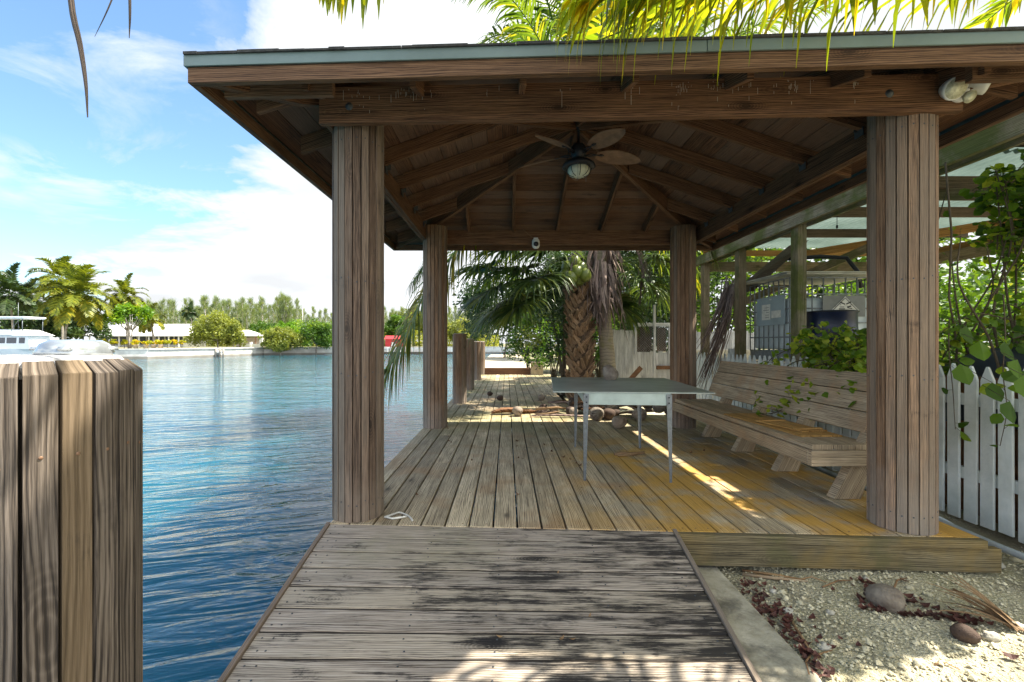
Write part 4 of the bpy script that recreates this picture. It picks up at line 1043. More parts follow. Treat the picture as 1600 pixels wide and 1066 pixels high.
# ================= pipes, hose, rope =================
b = MB(); b.tube([(3.12, 6.5, -.10), (3.14, 5.0, -.10), (3.10, 3.6, -.12), (3.16, 2.9, -.16), (3.22, 2.3, -.17), (3.3, 1.4, -.17)], .022, 10); tag(b.build('water_pipe', 'grey_pipe'), 'pale grey plastic pipe on the ground along the picket fence', 'pipe')
b = MB(); b.tube([(3.2, 3.2, -.17), (3.16, 3.32, -.13), (2.9, 3.5, -.1)], .016, 8); tag(b.build('drain_pipe', 'grey_pipe'), 'short grey pipe joining the long pipe at the near column', 'pipe')
b = MB(); b.tube([(2.77, 3.05, .002), (2.76, 3.06, .12), (2.77, 3.07, .22)], .03, 10); tag(b.build('green_hose', 'green_hose'), 'green hose end standing behind the foot of the near right column', 'hose')
b = MB(); p0 = []
for k in range(26):
    t = k / 25; p0.append(Vector((-.80 + .19 * t + .01 * math.sin(9 * t), 2.98 + .09 * math.sin(t * 3.6) - .02 * t, .010)))
b.tube(p0, .0065, 8); b.tube([(-.80, 2.985, .01), (-.74, 2.955, .01), (-.68, 2.975, .012), (-.66, 2.99, .01)], .0065, 8)
tag(b.build('rope', 'rope_white'), 'short loop of white rope on the deck beside the near left column', 'rope')

# ================= coconuts and litter on the deck =================
def coconut(c, r, mat, lb, seed, grp='fallen coconuts on the deck', tilt=None):
    q = Matrix.Rotation(seed * 2.1, 3, 'Z') @ Matrix.Rotation(R(90) if tilt is None else tilt, 3, 'Y')
    b = MB(); n, mm = 20, 12; vs = []
    for i in range(mm + 1):
        th = math.pi * i / mm
        for k in range(n):
            ph = 2 * math.pi * k / n
            rr = math.sin(th) * (1 + .07 * math.cos(3 * ph)) * (1 - .16 * math.cos(th))
            d = Vector((rr * math.cos(ph) * .92, rr * math.sin(ph) * .92, math.cos(th) * 1.12))
            d *= 1 + .07 * noise.noise(d * 2.3 + Vector((seed, 0, 0))) + .02 * noise.noise(d * 7)
            vs.append(q @ (d * r) + Vector(c))
    fs = []
    for i in range(mm):
        for k in range(n):
            k2 = (k + 1) % n
            fs.append((i * n + k, (i + 1) * n + k, (i + 1) * n + k2, i * n + k2) if 0 < i < mm - 1 else ((0, (i + 1) * n + k, (i + 1) * n + k2) if i == 0 else (i * n + k, (i + 1) * n, i * n + k2)))
    b.add(vs, fs, None, None, True); o_ = b.build('coconut', mat); tag(o_, lb, 'coconut', grp)
    if mat != 'green_coconut':
        b = MB()
        e = q @ Vector((0, 0, r * 1.05)) + Vector(c)
        for k in range(5):
            a = k * 1.26; b.blob(e + (q @ Vector((math.cos(a) * r * .22, math.sin(a) * r * .22, -.1 * r))), (r * .2, r * .2, r * .1), 1, .2, seed=k)
        b.build('stem_scar', 'husk_brown', o_)
    return o_
CO = [(107, 232, 17, 'husk_brown', 'leftmost small dark brown coconut on the open deck'), (173, 260, 20, 'husk_brown', 'small dark coconut on a deck gap, second from the left'),
      (448, 258, 22, 'husk', 'lone tan coconut on the deck beyond the debris pile'), (460, 322, 25, 'husk_brown', 'dark coconut behind the fibrous stalk end'),
      (292, 350, 36, 'husk', 'pale coconut lying against the boat shaped palm spathe'), (532, 330, 34, 'husk_grey', 'pale coconut left of the near left table leg'),
      (642, 300, 22, 'husk_grey', 'light coconut at the top left of the debris pile'), (662, 352, 32, 'husk', 'coconut seen between the two left table legs'),
      (818, 370, 50, 'husk_grey', 'large grey coconut split open near the left table leg'), (903, 368, 42, 'husk_brown', 'dark brown coconut in the middle of the debris pile'),
      (918, 315, 52, 'husk_grey', 'grey coconut under the table top behind the dark one'), (972, 422, 46, 'husk', 'large tan coconut in front of the debris pile under the table'),
      (1102, 368, 44, 'husk_grey', 'coconut beside the far right table leg'), (1238, 322, 42, 'husk_grey', 'pale coconut near the foot of the far right column'),
      (1150, 318, 24, 'husk', 'small coconut behind the far right table leg'), (782, 303, 22, 'husk', 'small tan coconut at the back of the pile under the table')]
for i, (px, py, rr, mt, lb) in enumerate(CO):
    X_, Y_ = 740 + px / 4.21, 560 + py / 4.21; rp = rr / 4.21
    P_ = onz(X_, Y_ + rp, 0.0); yc = P_.y + rp * P_.y / F; rw = min(rp * yc / F, .115)
    coconut((P_.x, yc, rw * .9), rw, mt, lb, i * 1.37)
coconut(tuple(at(953.5, 582.5, 5.05)), .088, 'husk_grey', 'grey coconut resting on the far side of the table top', 4.4, 'fallen coconuts on the deck', tilt=R(30))
for i in range(11):
    px, py = rng.uniform(868, 1052), rng.uniform(628, 652); p = onz(px, py); r_ = rng.uniform(.06, .095)
    coconut((p.x, p.y, r_ * .85), r_, rng.choice(['husk_brown', 'husk', 'husk_brown', 'husk_grey']), 'coconut husk half hidden in the debris pile under the table', 30 + i * 1.9, 'husks half hidden in the debris pile')
# big boat-shaped spathe
def spathe(a, c, wd_, mat, name, lb, cat, h=.05, grp=None):
    a = Vector(a); c = Vector(c); d = c - a; s_ = d.cross(Vector((0, 0, 1))).normalized(); b = MB(); n, m = 18, 7; vs = []
    for i in range(n + 1):
        t = i / n; w_ = wd_ * (math.sin(math.pi * min(1, t * .92 + .06)) ** .7) * (1 - .5 * t)
        for j in range(m):
            v_ = -1 + 2 * j / (m - 1)
            vs.append(a + d * t + s_ * (v_ * w_) + Vector((0, 0, .012 + h * v_ * v_ * (w_ / wd_) + .01 * math.sin(7 * t))))
    b.add(vs, [(i * m + j, i * m + j + 1, (i + 1) * m + j + 1, (i + 1) * m + j) for i in range(n) for j in range(m - 1)], None, None, True)
    o_ = b.build(name, mat); tag(o_, lb, cat, grp); md = o_.modifiers.new('s', 'SOLIDIFY'); md.thickness = .012; md.offset = 1; return o_
spathe(onz(768, 648), onz(850, 645), .12, 'spathe', 'palm_spathe', 'dark brown boat shaped palm spathe at the left of the debris', 'palm spathe', h=.09, grp='fallen palm debris')
spathe(onz(830, 652), onz(1000, 655), .05, 'dead_frond', 'palm_stalk', 'long dark palm stalk lying across the front of the debris pile', 'palm stalk', h=.03, grp='fallen palm debris')
spathe(onz(960, 650), onz(1055, 641), .05, 'spathe', 'palm_stalk', 'dark stalk running to the far right column under the table', 'palm stalk', h=.03, grp='fallen palm debris')
spathe(onz(880, 640), onz(985, 636), .06, 'dead_frond', 'palm_stalk', 'dry stalk lying in the middle of the coconut pile', 'palm stalk', h=.04, grp='fallen palm debris')
spathe(onz(860, 630), onz(930, 632), .06, 'spathe', 'palm_stalk', 'short dark stalk behind the pale coconuts', 'palm stalk', h=.04, grp='fallen palm debris')
for i in range(14):
    p = onz(rng.uniform(850, 1040), rng.uniform(630, 654)); a_ = rng.uniform(-.35, .35); L = rng.uniform(.35, .9); b = MB(); d = Vector((math.cos(a_), math.sin(a_), 0)); z_ = rng.uniform(.02, .11)
    b.tube([p - d * L / 2 + UPV * z_, p + UPV * (z_ + .02), p + d * L / 2 + UPV * rng.uniform(.02, .1)], [.022, .018, .008], 7)
    tag(b.build('dry_stalk', rng.choice(['dead_frond', 'spathe', 'dry_stalk'])), 'thin dry palm stalk tangled in the debris pile under the table', 'palm stalk', 'thin stalks in the debris pile')
b = MB()
for k in range(46):   # fibrous stalk end
    a = onz(834, 645); t0 = rng.uniform(0, .5); p = a + Vector((t0 * .5, rng.uniform(-.12, .05), .02)); pts = [p]
    d = Vector((rng.uniform(.2, 1), rng.uniform(-1, .35), rng.uniform(-.1, .5))).normalized()
    for q in range(4): pts.append(pts[-1] + d * .06 + Vector((0, 0, 0))); d = (d + Vector((rng.uniform(-.3, .3), rng.uniform(-.3, .3), -.25))).normalized(); pts[-1].z = max(pts[-1].z, .01)
    b.tube(pts, [.006, .005, .004, .003, .002], 4)
tag(b.build('flower_stalk', 'dead_frond'), 'frayed coconut flower stalk beside the boat shaped spathe', 'flower stalk', 'fallen palm debris')
b = MB(); p0, p1 = onz(960, 713), onz(1007, 711)
b.tube([p0 + Vector((0, 0, .02)), p0 * .8 + p1 * .2 + Vector((0, .01, .026)), (p0 + p1) / 2 + Vector((0, -.008, .018)), p1 + Vector((0, .01, .024))], [.012, .024, .019, .012], 9); b.tube([p0 * .9 + p1 * .1 + Vector((0, -.02, .012)), p0 * .3 + p1 * .7 + Vector((0, -.02, .012))], [.012, .008], 7)
tag(b.build('driftwood_stick', 'dry_stalk'), 'short ragged brown stick on the deck under the table', 'stick')
def leaflet(b, c, L, rz, curl=.3, w_=.35, tz=None):
    d = Vector((math.cos(rz), math.sin(rz), 0)); s_ = Vector((-d.y, d.x, 0)); pts = []; n = 5; wv = []
    for i in range(n + 1):
        t = i / n; pts.append(Vector(c) + d * (t - .5) * L + Vector((0, 0, .004 + curl * L * (t - .5) ** 2 * 2 + (tz or 0)))); wv.append(max(.0008, w_ * L * math.sin(math.pi * t) * .5))
    b.ribbon(pts, wv, (s_ + Vector((0, 0, rng.uniform(-.3, .3)))).normalized(), fold=-.25, nrm=Vector((0, 0, 1)))
b = MB()
for px, py, L in ((1144 / 2, 392 / 2, .03), (1243 / 2, 527 / 2, .035), (1155 / 2, 598 / 2, .04), (1190 / 2, 600 / 2, .03), (962 / 2, 592 / 2, .03), (985, 560, .0)): 
    if L: 
        X_, Y_ = px + 300, py + 700; p = onz(X_, Y_, -.1 if Y_ > 900 else -.03); y_ = p.y
        for _ in range(6): p = onz(X_, Y_, rz_(y_)); y_ = p.y
        leaflet(b, p, L, rng.random() * 6)
tag(b.build('ramp_leaf_litter', 'litter_tan'), 'scattered tiny brown leaves on the ramp boards', 'leaf litter', kind='stuff')
b = MB()
for _ in range(75):
    p = Vector((rng.uniform(-.9, 2.1), rng.uniform(3.1, 7.5), 0.002)); leaflet(b, p, rng.uniform(.012, .04), rng.random() * 6, .6, .5)
for X_, Y_ in ((808, 690), (862, 706), (786, 640), (846, 664), (880, 715), (906, 728), (1080, 708), (1100, 705)): leaflet(b, onz(X_, Y_, 0.002), .045, rng.random() * 6, .9, .6)
tag(b.build('deck_leaf_litter', 'spathe'), 'scattered small dry leaves over the deck boards', 'leaf litter', kind='stuff')

# ================= yard litter =================
b = MB()
for _ in range(7500):
    x = 1.30 + abs(rng.gauss(0, 1)) * 1.1 if rng.random() < .5 else rng.uniform(1.3, 3.5); y = rng.uniform(.9, 3.1)
    if x > 3.5: continue
    s = rng.choice([.003, .004, .004, .005, .007, .010]) * rng.uniform(.8, 1.4)
    if rng.random() < .012: s = rng.uniform(.013, .022)
    z = ghz(x, y) + s * .35; th = rng.random() * 3; c, sn = math.cos(th), math.sin(th)
    vs = []
    for (a, e, f_) in ((1, 0, 0), (0, 1, 0), (-1, 0, 0), (0, -1, 0), (.3, .2, .75), (-.5, .5, .55), (-.2, -.5, .6)):
        a *= rng.uniform(.8, 1.3); e *= rng.uniform(.7, 1.1)
        vs.append((x + (a * c - e * sn) * s, y + (a * sn + e * c) * s, z + f_ * s))
    b.add(vs, [(0, 1, 4), (1, 5, 4), (1, 2, 5), (2, 6, 5), (2, 3, 6), (3, 0, 4), (3, 4, 6), (4, 5, 6)])
tag(b.build('pebbles', 'pebble'), 'cream coral pebbles scattered over the gravel', 'pebbles', kind='stuff')
def gz(px, py):
    p = onz(px, py, GZ); return Vector((p.x, p.y, ghz(p.x, p.y)))
STN = [(1222, 922, .035), (1232, 952, .04), (1297, 957, .03), (1421, 920, .03), (1548, 1000, .05), (1560, 885, .05), (1590, 875, .06), (1407, 893, .05), (1288, 1010, .04), (1437, 1040, .04), (1208, 920, .03), (1588, 985, .045), (1500, 905, .02), (1352, 905, .025)]
for i, (px, py, r_) in enumerate(STN):
    r_ *= .68
    p = gz(px, py); b = MB(); b.blob(p + Vector((0, 0, r_ * .35)), (r_, r_ * .75, r_ * .6), 2, .22, seed=i * 3.1, freq=2.2)
    o_ = b.build('stone', 'stone_grey' if i % 3 else 'pebble'); tag(o_, 'loose pale coral stone lying in the gravel yard', 'stone', 'larger loose stones in the gravel')
pc = gz(1382, 948); coconut(pc + Vector((0, 0, .05)), .075, 'husk_grey', 'large grey husked coconut lying on its side on the gravel', 1.1, 'coconuts on the gravel')
pc = gz(1508, 1000); coconut(pc + Vector((0, 0, .03)), .045, 'husk_brown', 'small dark brown half coconut shell on the gravel', 2.6, 'coconuts on the gravel')
b = MB()
for (x0_, y0_, x1_, y1_, n_, sp) in ((1160, 905, 1215, 960, 60, 10), (1215, 960, 1270, 1040, 55, 10), (1330, 912, 1370, 915, 8, 6), (1345, 950, 1420, 965, 24, 6), (1420, 960, 1530, 975, 50, 5), (1330, 930, 1440, 950, 22, 14), (1180, 930, 1250, 1066, 14, 12), (1270, 1040, 1300, 1066, 8, 8), (1240, 980, 1330, 1000, 8, 20), (1400, 880, 1600, 1066, 10, 30)):
    for _ in range(n_):
        t = rng.random(); p = gz(x0_ + (x1_ - x0_) * t + rng.gauss(0, sp), y0_ + (y1_ - y0_) * t + rng.gauss(0, sp * .6))
        if p.x > 1.24: leaflet(b, p, rng.uniform(.02, .06), rng.random() * 6, .5, .6, tz=rng.random() * .02)
tag(b.build('red_leaf_litter', 'litter_red'), 'dark red dead leaves along the gravel edge', 'leaf litter', kind='stuff')
b = MB()
for (xa, ya, xb, yb, r_) in ((1160, 887, 1260, 905, .009), (1240, 906, 1300, 912, .004), (1285, 918, 1340, 908, .005), (1395, 925, 1418, 905, .006), (1235, 965, 1275, 1030, .008), (1275, 1035, 1300, 1015, .006), (1490, 925, 1560, 970, .007), (1265, 1060, 1268, 1020, .006), (1460, 1040, 1500, 1050, .004)):
    p, q = gz(xa, ya), gz(xb, yb); mid = (p + q) / 2 + Vector((rng.uniform(-.02, .02), rng.uniform(-.02, .02), rng.uniform(.005, .03)))
    b.tube([p + Vector((0, 0, r_)), mid, q + Vector((0, 0, r_))], [r_, r_ * .8, r_ * .4], 6)
tag(b.build('twig_litter', 'litter_tan'), 'thin dry twigs strewn on the gravel', 'twigs', kind='stuff')
b = MB(); base = gz(1590, 990)
for k in range(16):
    p = base + Vector((rng.uniform(-.03, .03), rng.uniform(-.03, .03), .01)); d = Vector((rng.uniform(-.75, -.1), rng.uniform(.1, .9), rng.uniform(.25, .8))).normalized(); pts = [p]
    L = rng.uniform(.18, .34)
    for q in range(5): pts.append(pts[-1] + d * L / 5); d = (d + Vector((rng.uniform(-.15, .15), rng.uniform(-.1, .1), -.14))).normalized()
    sd_ = d.cross(Vector((0, 0, 1))).normalized(); b.ribbon(pts, [.012, .014, .012, .009, .006, .001], sd_, fold=.4, nrm=Vector((0, 0, 1)))
tag(b.build('dry_frond_tuft', 'dry_stalk'), 'tuft of dry brown palm leaf blades at the right edge of the gravel', 'dry leaves')
b = MB(); b.tube([gz(1160, 892) + Vector((0, 0, .01)), gz(1215, 903) + Vector((0, 0, .012)), gz(1262, 908) + Vector((0, 0, .01))], [.011, .009, .005], 7); tag(b.build('grey_stick', 'bench_wood'), 'long grey stick just below the deck edge board', 'stick')
# ================= palms =================
UP = Vector((0, 0, 1))
def bez(pts, n):
    """Catmull-like smooth curve through the given points"""
    P = [Vector(p) for p in pts]; P = [P[0] * 2 - P[1]] + P + [P[-1] * 2 - P[-2]]; out = []
    m = len(P) - 3
    for i in range(n + 1):
        t = i / n * m; k = min(int(t), m - 1); f = t - k; a, b_, c, d = P[k:k + 4]
        out.append(0.5 * ((2 * b_) + (c - a) * f + (2 * a - 5 * b_ + 4 * c - d) * f * f + (3 * b_ - a - 3 * c + d) * f ** 3))
    return out
def pinnate(mb, pts, nleaf=55, L=.75, w_=.02, droop=1.0, start=.16, seg=4, stem=None, rv=None, spread=.85, fold=0.0, jit=.12, tone=(0, 1), endshort=.35, sides=(-1, 1)):
    n = len(pts) - 1; stem = stem or mb
    stem.tube(pts, [.030 * (1 - .85 * i / n) * (L / .75) ** .5 for i in range(n + 1)], 5, r=.5)
    total = 1.0
    for k in range(nleaf):
        t = start + (1 - start) * (k + .5) / nleaf; f = t * n; i = min(int(f), n - 1); fr = f - i
        p = pts[i].lerp(pts[i + 1], fr); T = (pts[min(i + 1, n)] - pts[max(i - 0, 0)]).normalized()
        S = T.cross(UP)
        if S.length < .05: S = Vector((1, 0, 0))
        S.normalize(); N_ = S.cross(T).normalized()
        prof = min(1, (t - start) / .12 + .45) * (1 - (1 - endshort) * max(0, (t - .55) / .45) ** 1.5)
        for s in sides:
            if rng.random() < .03: continue
            l = L * prof * rng.uniform(.85, 1.12)
            d = (S * s * spread + T * (.45 + .5 * t) + N_ * rng.uniform(.0, .25) + Vector((rng.gauss(0, jit), rng.gauss(0, jit), rng.gauss(0, jit)))).normalized()
            q = p.copy(); ps = [q.copy()]; ds = []
            for g_ in range(seg):
                q = q + d * l / seg; ps.append(q.copy()); ds.append(d.copy())
                d = (d + Vector((0, 0, -droop * (.30 + .25 * g_) * rng.uniform(.8, 1.2)))).normalized()
            ds.append(d)
            wv = []
            for g_ in range(seg + 1):
                c = ds[g_].cross(N_ if abs(ds[g_].dot(N_)) < .9 else T)
                wv.append(c.normalized() if c.length > .01 else S)
            # keep the blade facing consistently
            wid = [w_ * x for x in ([.5, 1, .9, .6, .06] if seg == 4 else [.5, 1, .7, .06] if seg == 3 else [.6, 1, .08])]
            r_ = tone[0] + (tone[1] - tone[0]) * rng.random()
            mb.ribbon(ps, wid, wv, r=r_, fold=fold, nrm=N_)
def frond_curve(base, az, el, L, sag=1.0, n=12):
    d = Vector((math.cos(el) * math.cos(az), math.cos(el) * math.sin(az), math.sin(el))); p = Vector(base); out = [p.copy()]
    for i in range(n):
        p = p + d * L / n; out.append(p.copy()); d = (d + Vector((0, 0, -sag * (.05 + .22 * i / n)))).normalized()
    return out
def coco_crown(base, n, L, leaf, seed, nleaf=45, w_=.025, seg=3, mat='leaf_coco', dead=3, lo=-20, hi=80, parent=None, skip=None):
    st = rng.getstate(); rng.seed(seed); mb, sm = MB(), MB()
    for k in range(n):
        az = k * 2.39996 + rng.uniform(-.2, .2); el = R(hi - (hi - lo) * (k / n) ** .8 + rng.uniform(-6, 6))
        if skip and skip(az, el): continue
        LL = L * rng.uniform(.85, 1.08)
        age = k / n
        pinnate(mb, frond_curve(base, az, el, LL, sag=.95 + .35 * rng.random()), nleaf, leaf, w_, .8 + .5 * rng.random(), stem=sm, seg=seg, tone=(.25 * age + .05, .5 + .5 * age))
    cr = mb.build('crown', mat, parent); o2 = sm.build('leaf_stalks', 'leaf_bush_green', cr)
    rng.setstate(st); return cr
def fan(mb, sm, base, hub, face, rad, nseg=36, droop=.9, rr=None, w_=.02):
    base, hub = Vector(base), Vector(hub); mid = (base + hub) / 2 + Vector((0, 0, .12))
    cv = bez([base, mid, hub], 6); sm.tube(cv, .011, 5, r=.4)
    T = (cv[-1] - cv[-2]).normalized(); S = T.cross(UP).normalized(); N_ = S.cross(T)
    T = (T + Vector((0, 0, -.3))).normalized(); 
    for k in range(nseg):
        a = R(-125 + 250 * k / (nseg - 1)) + rng.gauss(0, .03); along = .35 * rad * max(0, math.cos(a)) * .6
        o_ = cv[-1] + T * along * .5
        d = (T * math.cos(a) + S * math.sin(a) + N_ * rng.uniform(.0, .18)).normalized(); l = rad * (.72 + .28 * math.cos(a * .7)) * rng.uniform(.92, 1.06); q = o_.copy(); ps = [q.copy()]; ds = []
        seg = 5
        for g_ in range(seg):
            q = q + d * l / seg; ps.append(q.copy()); ds.append(d.copy()); d = (d + Vector((rng.gauss(0, .04), rng.gauss(0, .04), -droop * (.06 + .17 * g_)))).normalized()
        ds.append(d); wv = []
        for g_ in range(seg + 1):
            c = ds[g_].cross(N_); wv.append(c.normalized() if c.length > .05 else S)
        mb.ribbon(ps, [w_ * .5, w_ * 1.5, w_ * 1.35, w_ * .8, w_ * .4, w_ * .05], wv, r=rng.random() if rr is None else rr * rng.uniform(.7, 1.3), fold=.35, nrm=N_)
# --- coconut palm with the messy crown just behind the pavilion
cp = empty('coconut_palm', (2.02, 9.0, -.1)); tag(cp, 'coconut palm with pale ringed trunk and hanging dead sheaths right of the fan palm', 'palm tree', 'palms behind the pavilion')
b = MB(); tp_ = bez([(2.06, 9.0, -.15), (2.00, 9.0, .7), (1.92, 9.0, 1.7), (1.84, 9.0, 2.6), (1.80, 9.0, 3.6)], 22)
b.tube(tp_, [.165 - .03 * min(1, i / 10) + .006 * (i % 2) for i in range(23)], 16); b.build('trunk', 'ring_bark', cp)
b = MB(); sm = MB(); tonev = (0.05, .75); CB = Vector((1.80, 9.0, 3.5))
# leaning long fronds that show under the back eave
pinnate(b, bez([CB, (.6, 8.2, 3.75), (-.45, 7.5, 3.05), (-1.2, 7.0, 2.0), (-1.62, 6.75, 1.0), (-1.78, 6.7, .72)], 18), 125, 1.0, .026, 1.8, stem=sm, tone=(.4, 1.0), start=.14, endshort=.75)
pinnate(b, bez([CB, (.9, 8.7, 4.1), (-.3, 8.3, 3.75), (-1.1, 8.0, 3.0), (-1.6, 7.8, 2.2)], 16), 110, .95, .026, 1.7, stem=sm, tone=(.2, .9), start=.12, endshort=.5)
pinnate(b, bez([CB, (1.1, 8.5, 3.7), (.35, 8.0, 3.5), (-.2, 7.7, 2.9)], 14), 80, .85, .026, 1.8, stem=sm, tone=(.5, 1.0), start=.12)
pinnate(b, bez([CB, (2.5, 8.4, 3.8), (3.2, 8.0, 3.3), (3.6, 7.8, 2.5)], 14), 55, .9, .022, 1.4, stem=sm, tone=(.2, .95), start=.12)
pinnate(b, bez([CB, (2.6, 9.3, 3.9), (3.5, 9.4, 3.3), (3.9, 9.4, 2.3)], 14), 55, 1.0, .022, 1.4, stem=sm, tone=(.3, 1.0), start=.12)
pinnate(b, bez([CB, (1.2, 10.0, 3.9), (.3, 10.8, 3.5), (-.5, 11.4, 2.6)], 14), 55, .95, .022, 1.4, stem=sm, tone=(.2, .9), start=.12)
for az, el, L in ((95, 70, 3.9), (170, 62, 4.2), (200, 75, 4.0), (25, 66, 4.0), (-40, 72, 4.2), (130, 45, 3.9), (-75, 68, 4.4), (60, 35, 3.8), (-100, 60, 4.3), (-130, 64, 4.4), (150, 30, 4)):
    pinnate(b, frond_curve(CB, R(az), R(el), L, .85), 60, .9, .022, 1.0, stem=sm, seg=4)
cr = b.build('crown', 'leaf_coco', cp); sm.build('leaf_stalks', 'leaf_bush_green', cr)
b = MB()   # dead sheaths and hanging dead leaves round the head of the trunk
for k in range(170):
    a = rng.uniform(0, 6.28); z = rng.uniform(1.9, 3.2); c = Vector((1.87, 9.0, z)) + Vector((math.cos(a), math.sin(a), 0)) * rng.uniform(.14, .32)
    ps = [c]; d = Vector((math.cos(a) * .35, math.sin(a) * .35, -1)).normalized(); L = rng.uniform(.35, 1.1)
    for g_ in range(5): ps.append(ps[-1] + d * L / 5); d = (d + Vector((rng.gauss(0, .16), rng.gauss(0, .12), -.1))).normalized()
    w0 = rng.choice([.01, .015, .03, .05]); b.ribbon(ps, [w0 * x for x in (1, 1.2, 1, .8, .5, .1)], Vector((-math.sin(a), math.cos(a), rng.uniform(-.3, .3))).normalized(), fold=.5, nrm=Vector((math.cos(a), math.sin(a), 0)))
for (c0_, c1_, c2_, c3_) in (((1.75, 8.85, 3.2), (1.55, 8.7, 2.7), (1.62, 8.7, 2.1), (1.85, 8.75, 1.55)), ((2.0, 8.85, 3.3), (2.35, 8.7, 3.1), (2.60, 8.7, 2.6), (2.55, 8.7, 2.0)), ((1.6, 8.8, 3.4), (1.35, 8.7, 3.0), (1.2, 8.6, 2.5), (1.15, 8.6, 2.1))):
    cv = bez([c0_, c1_, c2_, c3_], 14); b.tube(cv, [.05, .05, .045, .04, .035, .03, .026, .022, .02, .018, .015, .012, .01, .008, .005], 6)
    pinnate(b, cv, 30, .5, .012, 2.2, start=.3, spread=.35)
b.build('dead_leaves', 'dead_frond', cp)
b = MB()
for (px, py) in ((887, 418), (898, 410), (908, 420), (893, 434), (905, 436), (914, 430), (884, 430), (901, 425)):
    p = at(px, py, 8.6 + rng.uniform(-.1, .1)); b = MB(); b.blob(p, (.12, .12, .135), 3, .03, seed=px); b.build('coconut', 'green_coconut', cp)
# --- cabbage palm with criss-cross boots
sp_ = empty('cabbage_palm', (1.47, 9.0, -.1)); tag(sp_, 'fan leaved palm with criss cross boot stubs on its thick brown trunk', 'palm tree', 'palms behind the pavilion')
b = MB(); b.tube([(1.47, 9.0, -.15), (1.45, 9.0, 1.2), (1.42, 9.0, 2.3)], [.18, .165, .15], 14); b.build('trunk', 'lean_dark_wood', sp_)
b = MB()
for k in range(250):
    z = -.1 + k * .0094; a = k * 2.39996; n_ = Vector((math.cos(a), math.sin(a), 0)); tn = Vector((-n_.y, n_.x, 0)); c = Vector((1.47 - .02 * z, 9.0, z)) + n_ * .155
    c += Vector((0, 0, rng.gauss(0, .012))); sg = (1 if k % 2 else -1) * rng.uniform(.6, 1.25); d = (UP * .80 + tn * sg * .62 + n_ * .34).normalized(); L = rng.uniform(.20, .30); sd = d.cross(n_).normalized()
    w0, w1 = .046, .018; p0, p1 = c, c + d * L; o2 = n_ * .03
    b.hexa([p0 - sd * w0 - n_ * .02, p0 - sd * w0 + o2, p0 + sd * w0 + o2, p0 + sd * w0 - n_ * .02, p1 - sd * w1, p1 - sd * w1 + o2, p1 + sd * w1 + o2, p1 + sd * w1])
b.build('boots', 'boot_bark', sp_)
b, sm = MB(), MB(); SB = Vector((1.42, 9.0, 2.25))
for (hx, hy, hz, rad) in ((-.15, 8.3, 2.15, 1.15), (.25, 8.0, 1.85, 1.0), (.0, 8.9, 1.95, 1.15), (.55, 8.1, 2.3, 1.05), (.35, 8.7, 2.55, 1.15), (.75, 8.0, 2.75, .95), (.1, 8.4, 2.9, 1.0), (2.5, 8.6, 2.35, 1.0), (2.3, 9.4, 2.0, .9), (2.9, 8.9, 2.8, 1.0), (2.2, 9.7, 2.9, 1.0), (1.0, 9.8, 2.6, 1.1), (.4, 9.9, 2.2, 1.1), (1.5, 10.1, 3.0, 1.1), (-.35, 9.3, 2.7, 1.1), (3.1, 9.6, 2.3, 1.0), (-.1, 10.0, 1.9, 1.0)):
    fan(b, sm, SB + Vector((rng.uniform(-.1, .1), rng.uniform(-.1, .1), rng.uniform(-.2, .3))), (hx, hy, hz), None, rad, 54, 1.15, w_=.025)
cr = b.build('crown', 'leaf_sabal', sp_); sm.build('leaf_stalks', 'leaf_sabal', cr)
# --- taller coconut palms behind, whose heads show over the roof
for i, (x, y, z, lb, sd, n_) in enumerate(((1.55, 12.5, 8.8, 'tall coconut palm showing above the middle of the pavilion roof', 5, 24), (5.0, 13.0, 8.0, 'tall coconut palm behind the plank fence, its head above the roof at right', 6, 22))):
    t_ = empty('coconut_palm', (x + .4, y, -.1)); tag(t_, lb, 'palm tree', 'palms behind the pavilion')
    b = MB(); b.tube(bez([(x + .6, y + .3, -.2), (x + .5, y + .2, 2.5), (x + .2, y, 5.5), (x, y, z)], 16), [.17 - .004 * k for k in range(17)], 12); b.build('trunk', 'ring_bark', t_)
    coco_crown((x, y, z), n_, 4.0, .95, sd, 48, .028, 3, 'leaf_coco', parent=t_)

# --- coconut palm over the photographer, its fronds hang into the top of the view
np_ = empty('coconut_palm', (4.3, -.9, -.25)); tag(np_, 'coconut palm leaning over the front roof edge with yellow green hanging fronds', 'palm tree')
b = MB(); b.tube(bez([(4.5, -1.4, -.3), (4.35, -1.2, 1.5), (4.1, -.8, 3.4)], 12), .15, 12); b.build('trunk', 'ring_bark', np_)
b, sm = MB(), MB(); NB = Vector((4.1, -.8, 3.5))
st0 = rng.getstate(); rng.seed(21)
pinnate(b, bez([NB, (3.7, 1.7, 3.85), (3.0, 2.75, 3.45), (2.0, 2.70, 3.25), (1.1, 2.45, 3.05), (.6, 2.34, 2.9)], 22), 66, .62, .028, 2.2, stem=sm, seg=4, spread=.6, fold=.3, jit=.16, tone=(.1, .9), endshort=.6)
pinnate(b, bez([NB, (3.5, 1.0, 3.65), (2.6, 1.85, 3.24), (1.6, 2.02, 2.98), (.8, 2.06, 2.83), (.38, 2.10, 2.74)], 22), 62, .66, .027, 3.2, stem=sm, seg=4, spread=.40, fold=.35, jit=.16, tone=(.15, 1.0), endshort=.6)
pinnate(b, bez([NB, (3.9, .6, 4.0), (3.3, 1.7, 3.75), (2.5, 2.3, 3.45), (1.4, 2.9, 3.40), (.6, 3.1, 3.20)], 22), 44, .75, .03, 2.0, stem=sm, seg=4, spread=.6, fold=.3, jit=.14, tone=(.1, .8), endshort=.6)
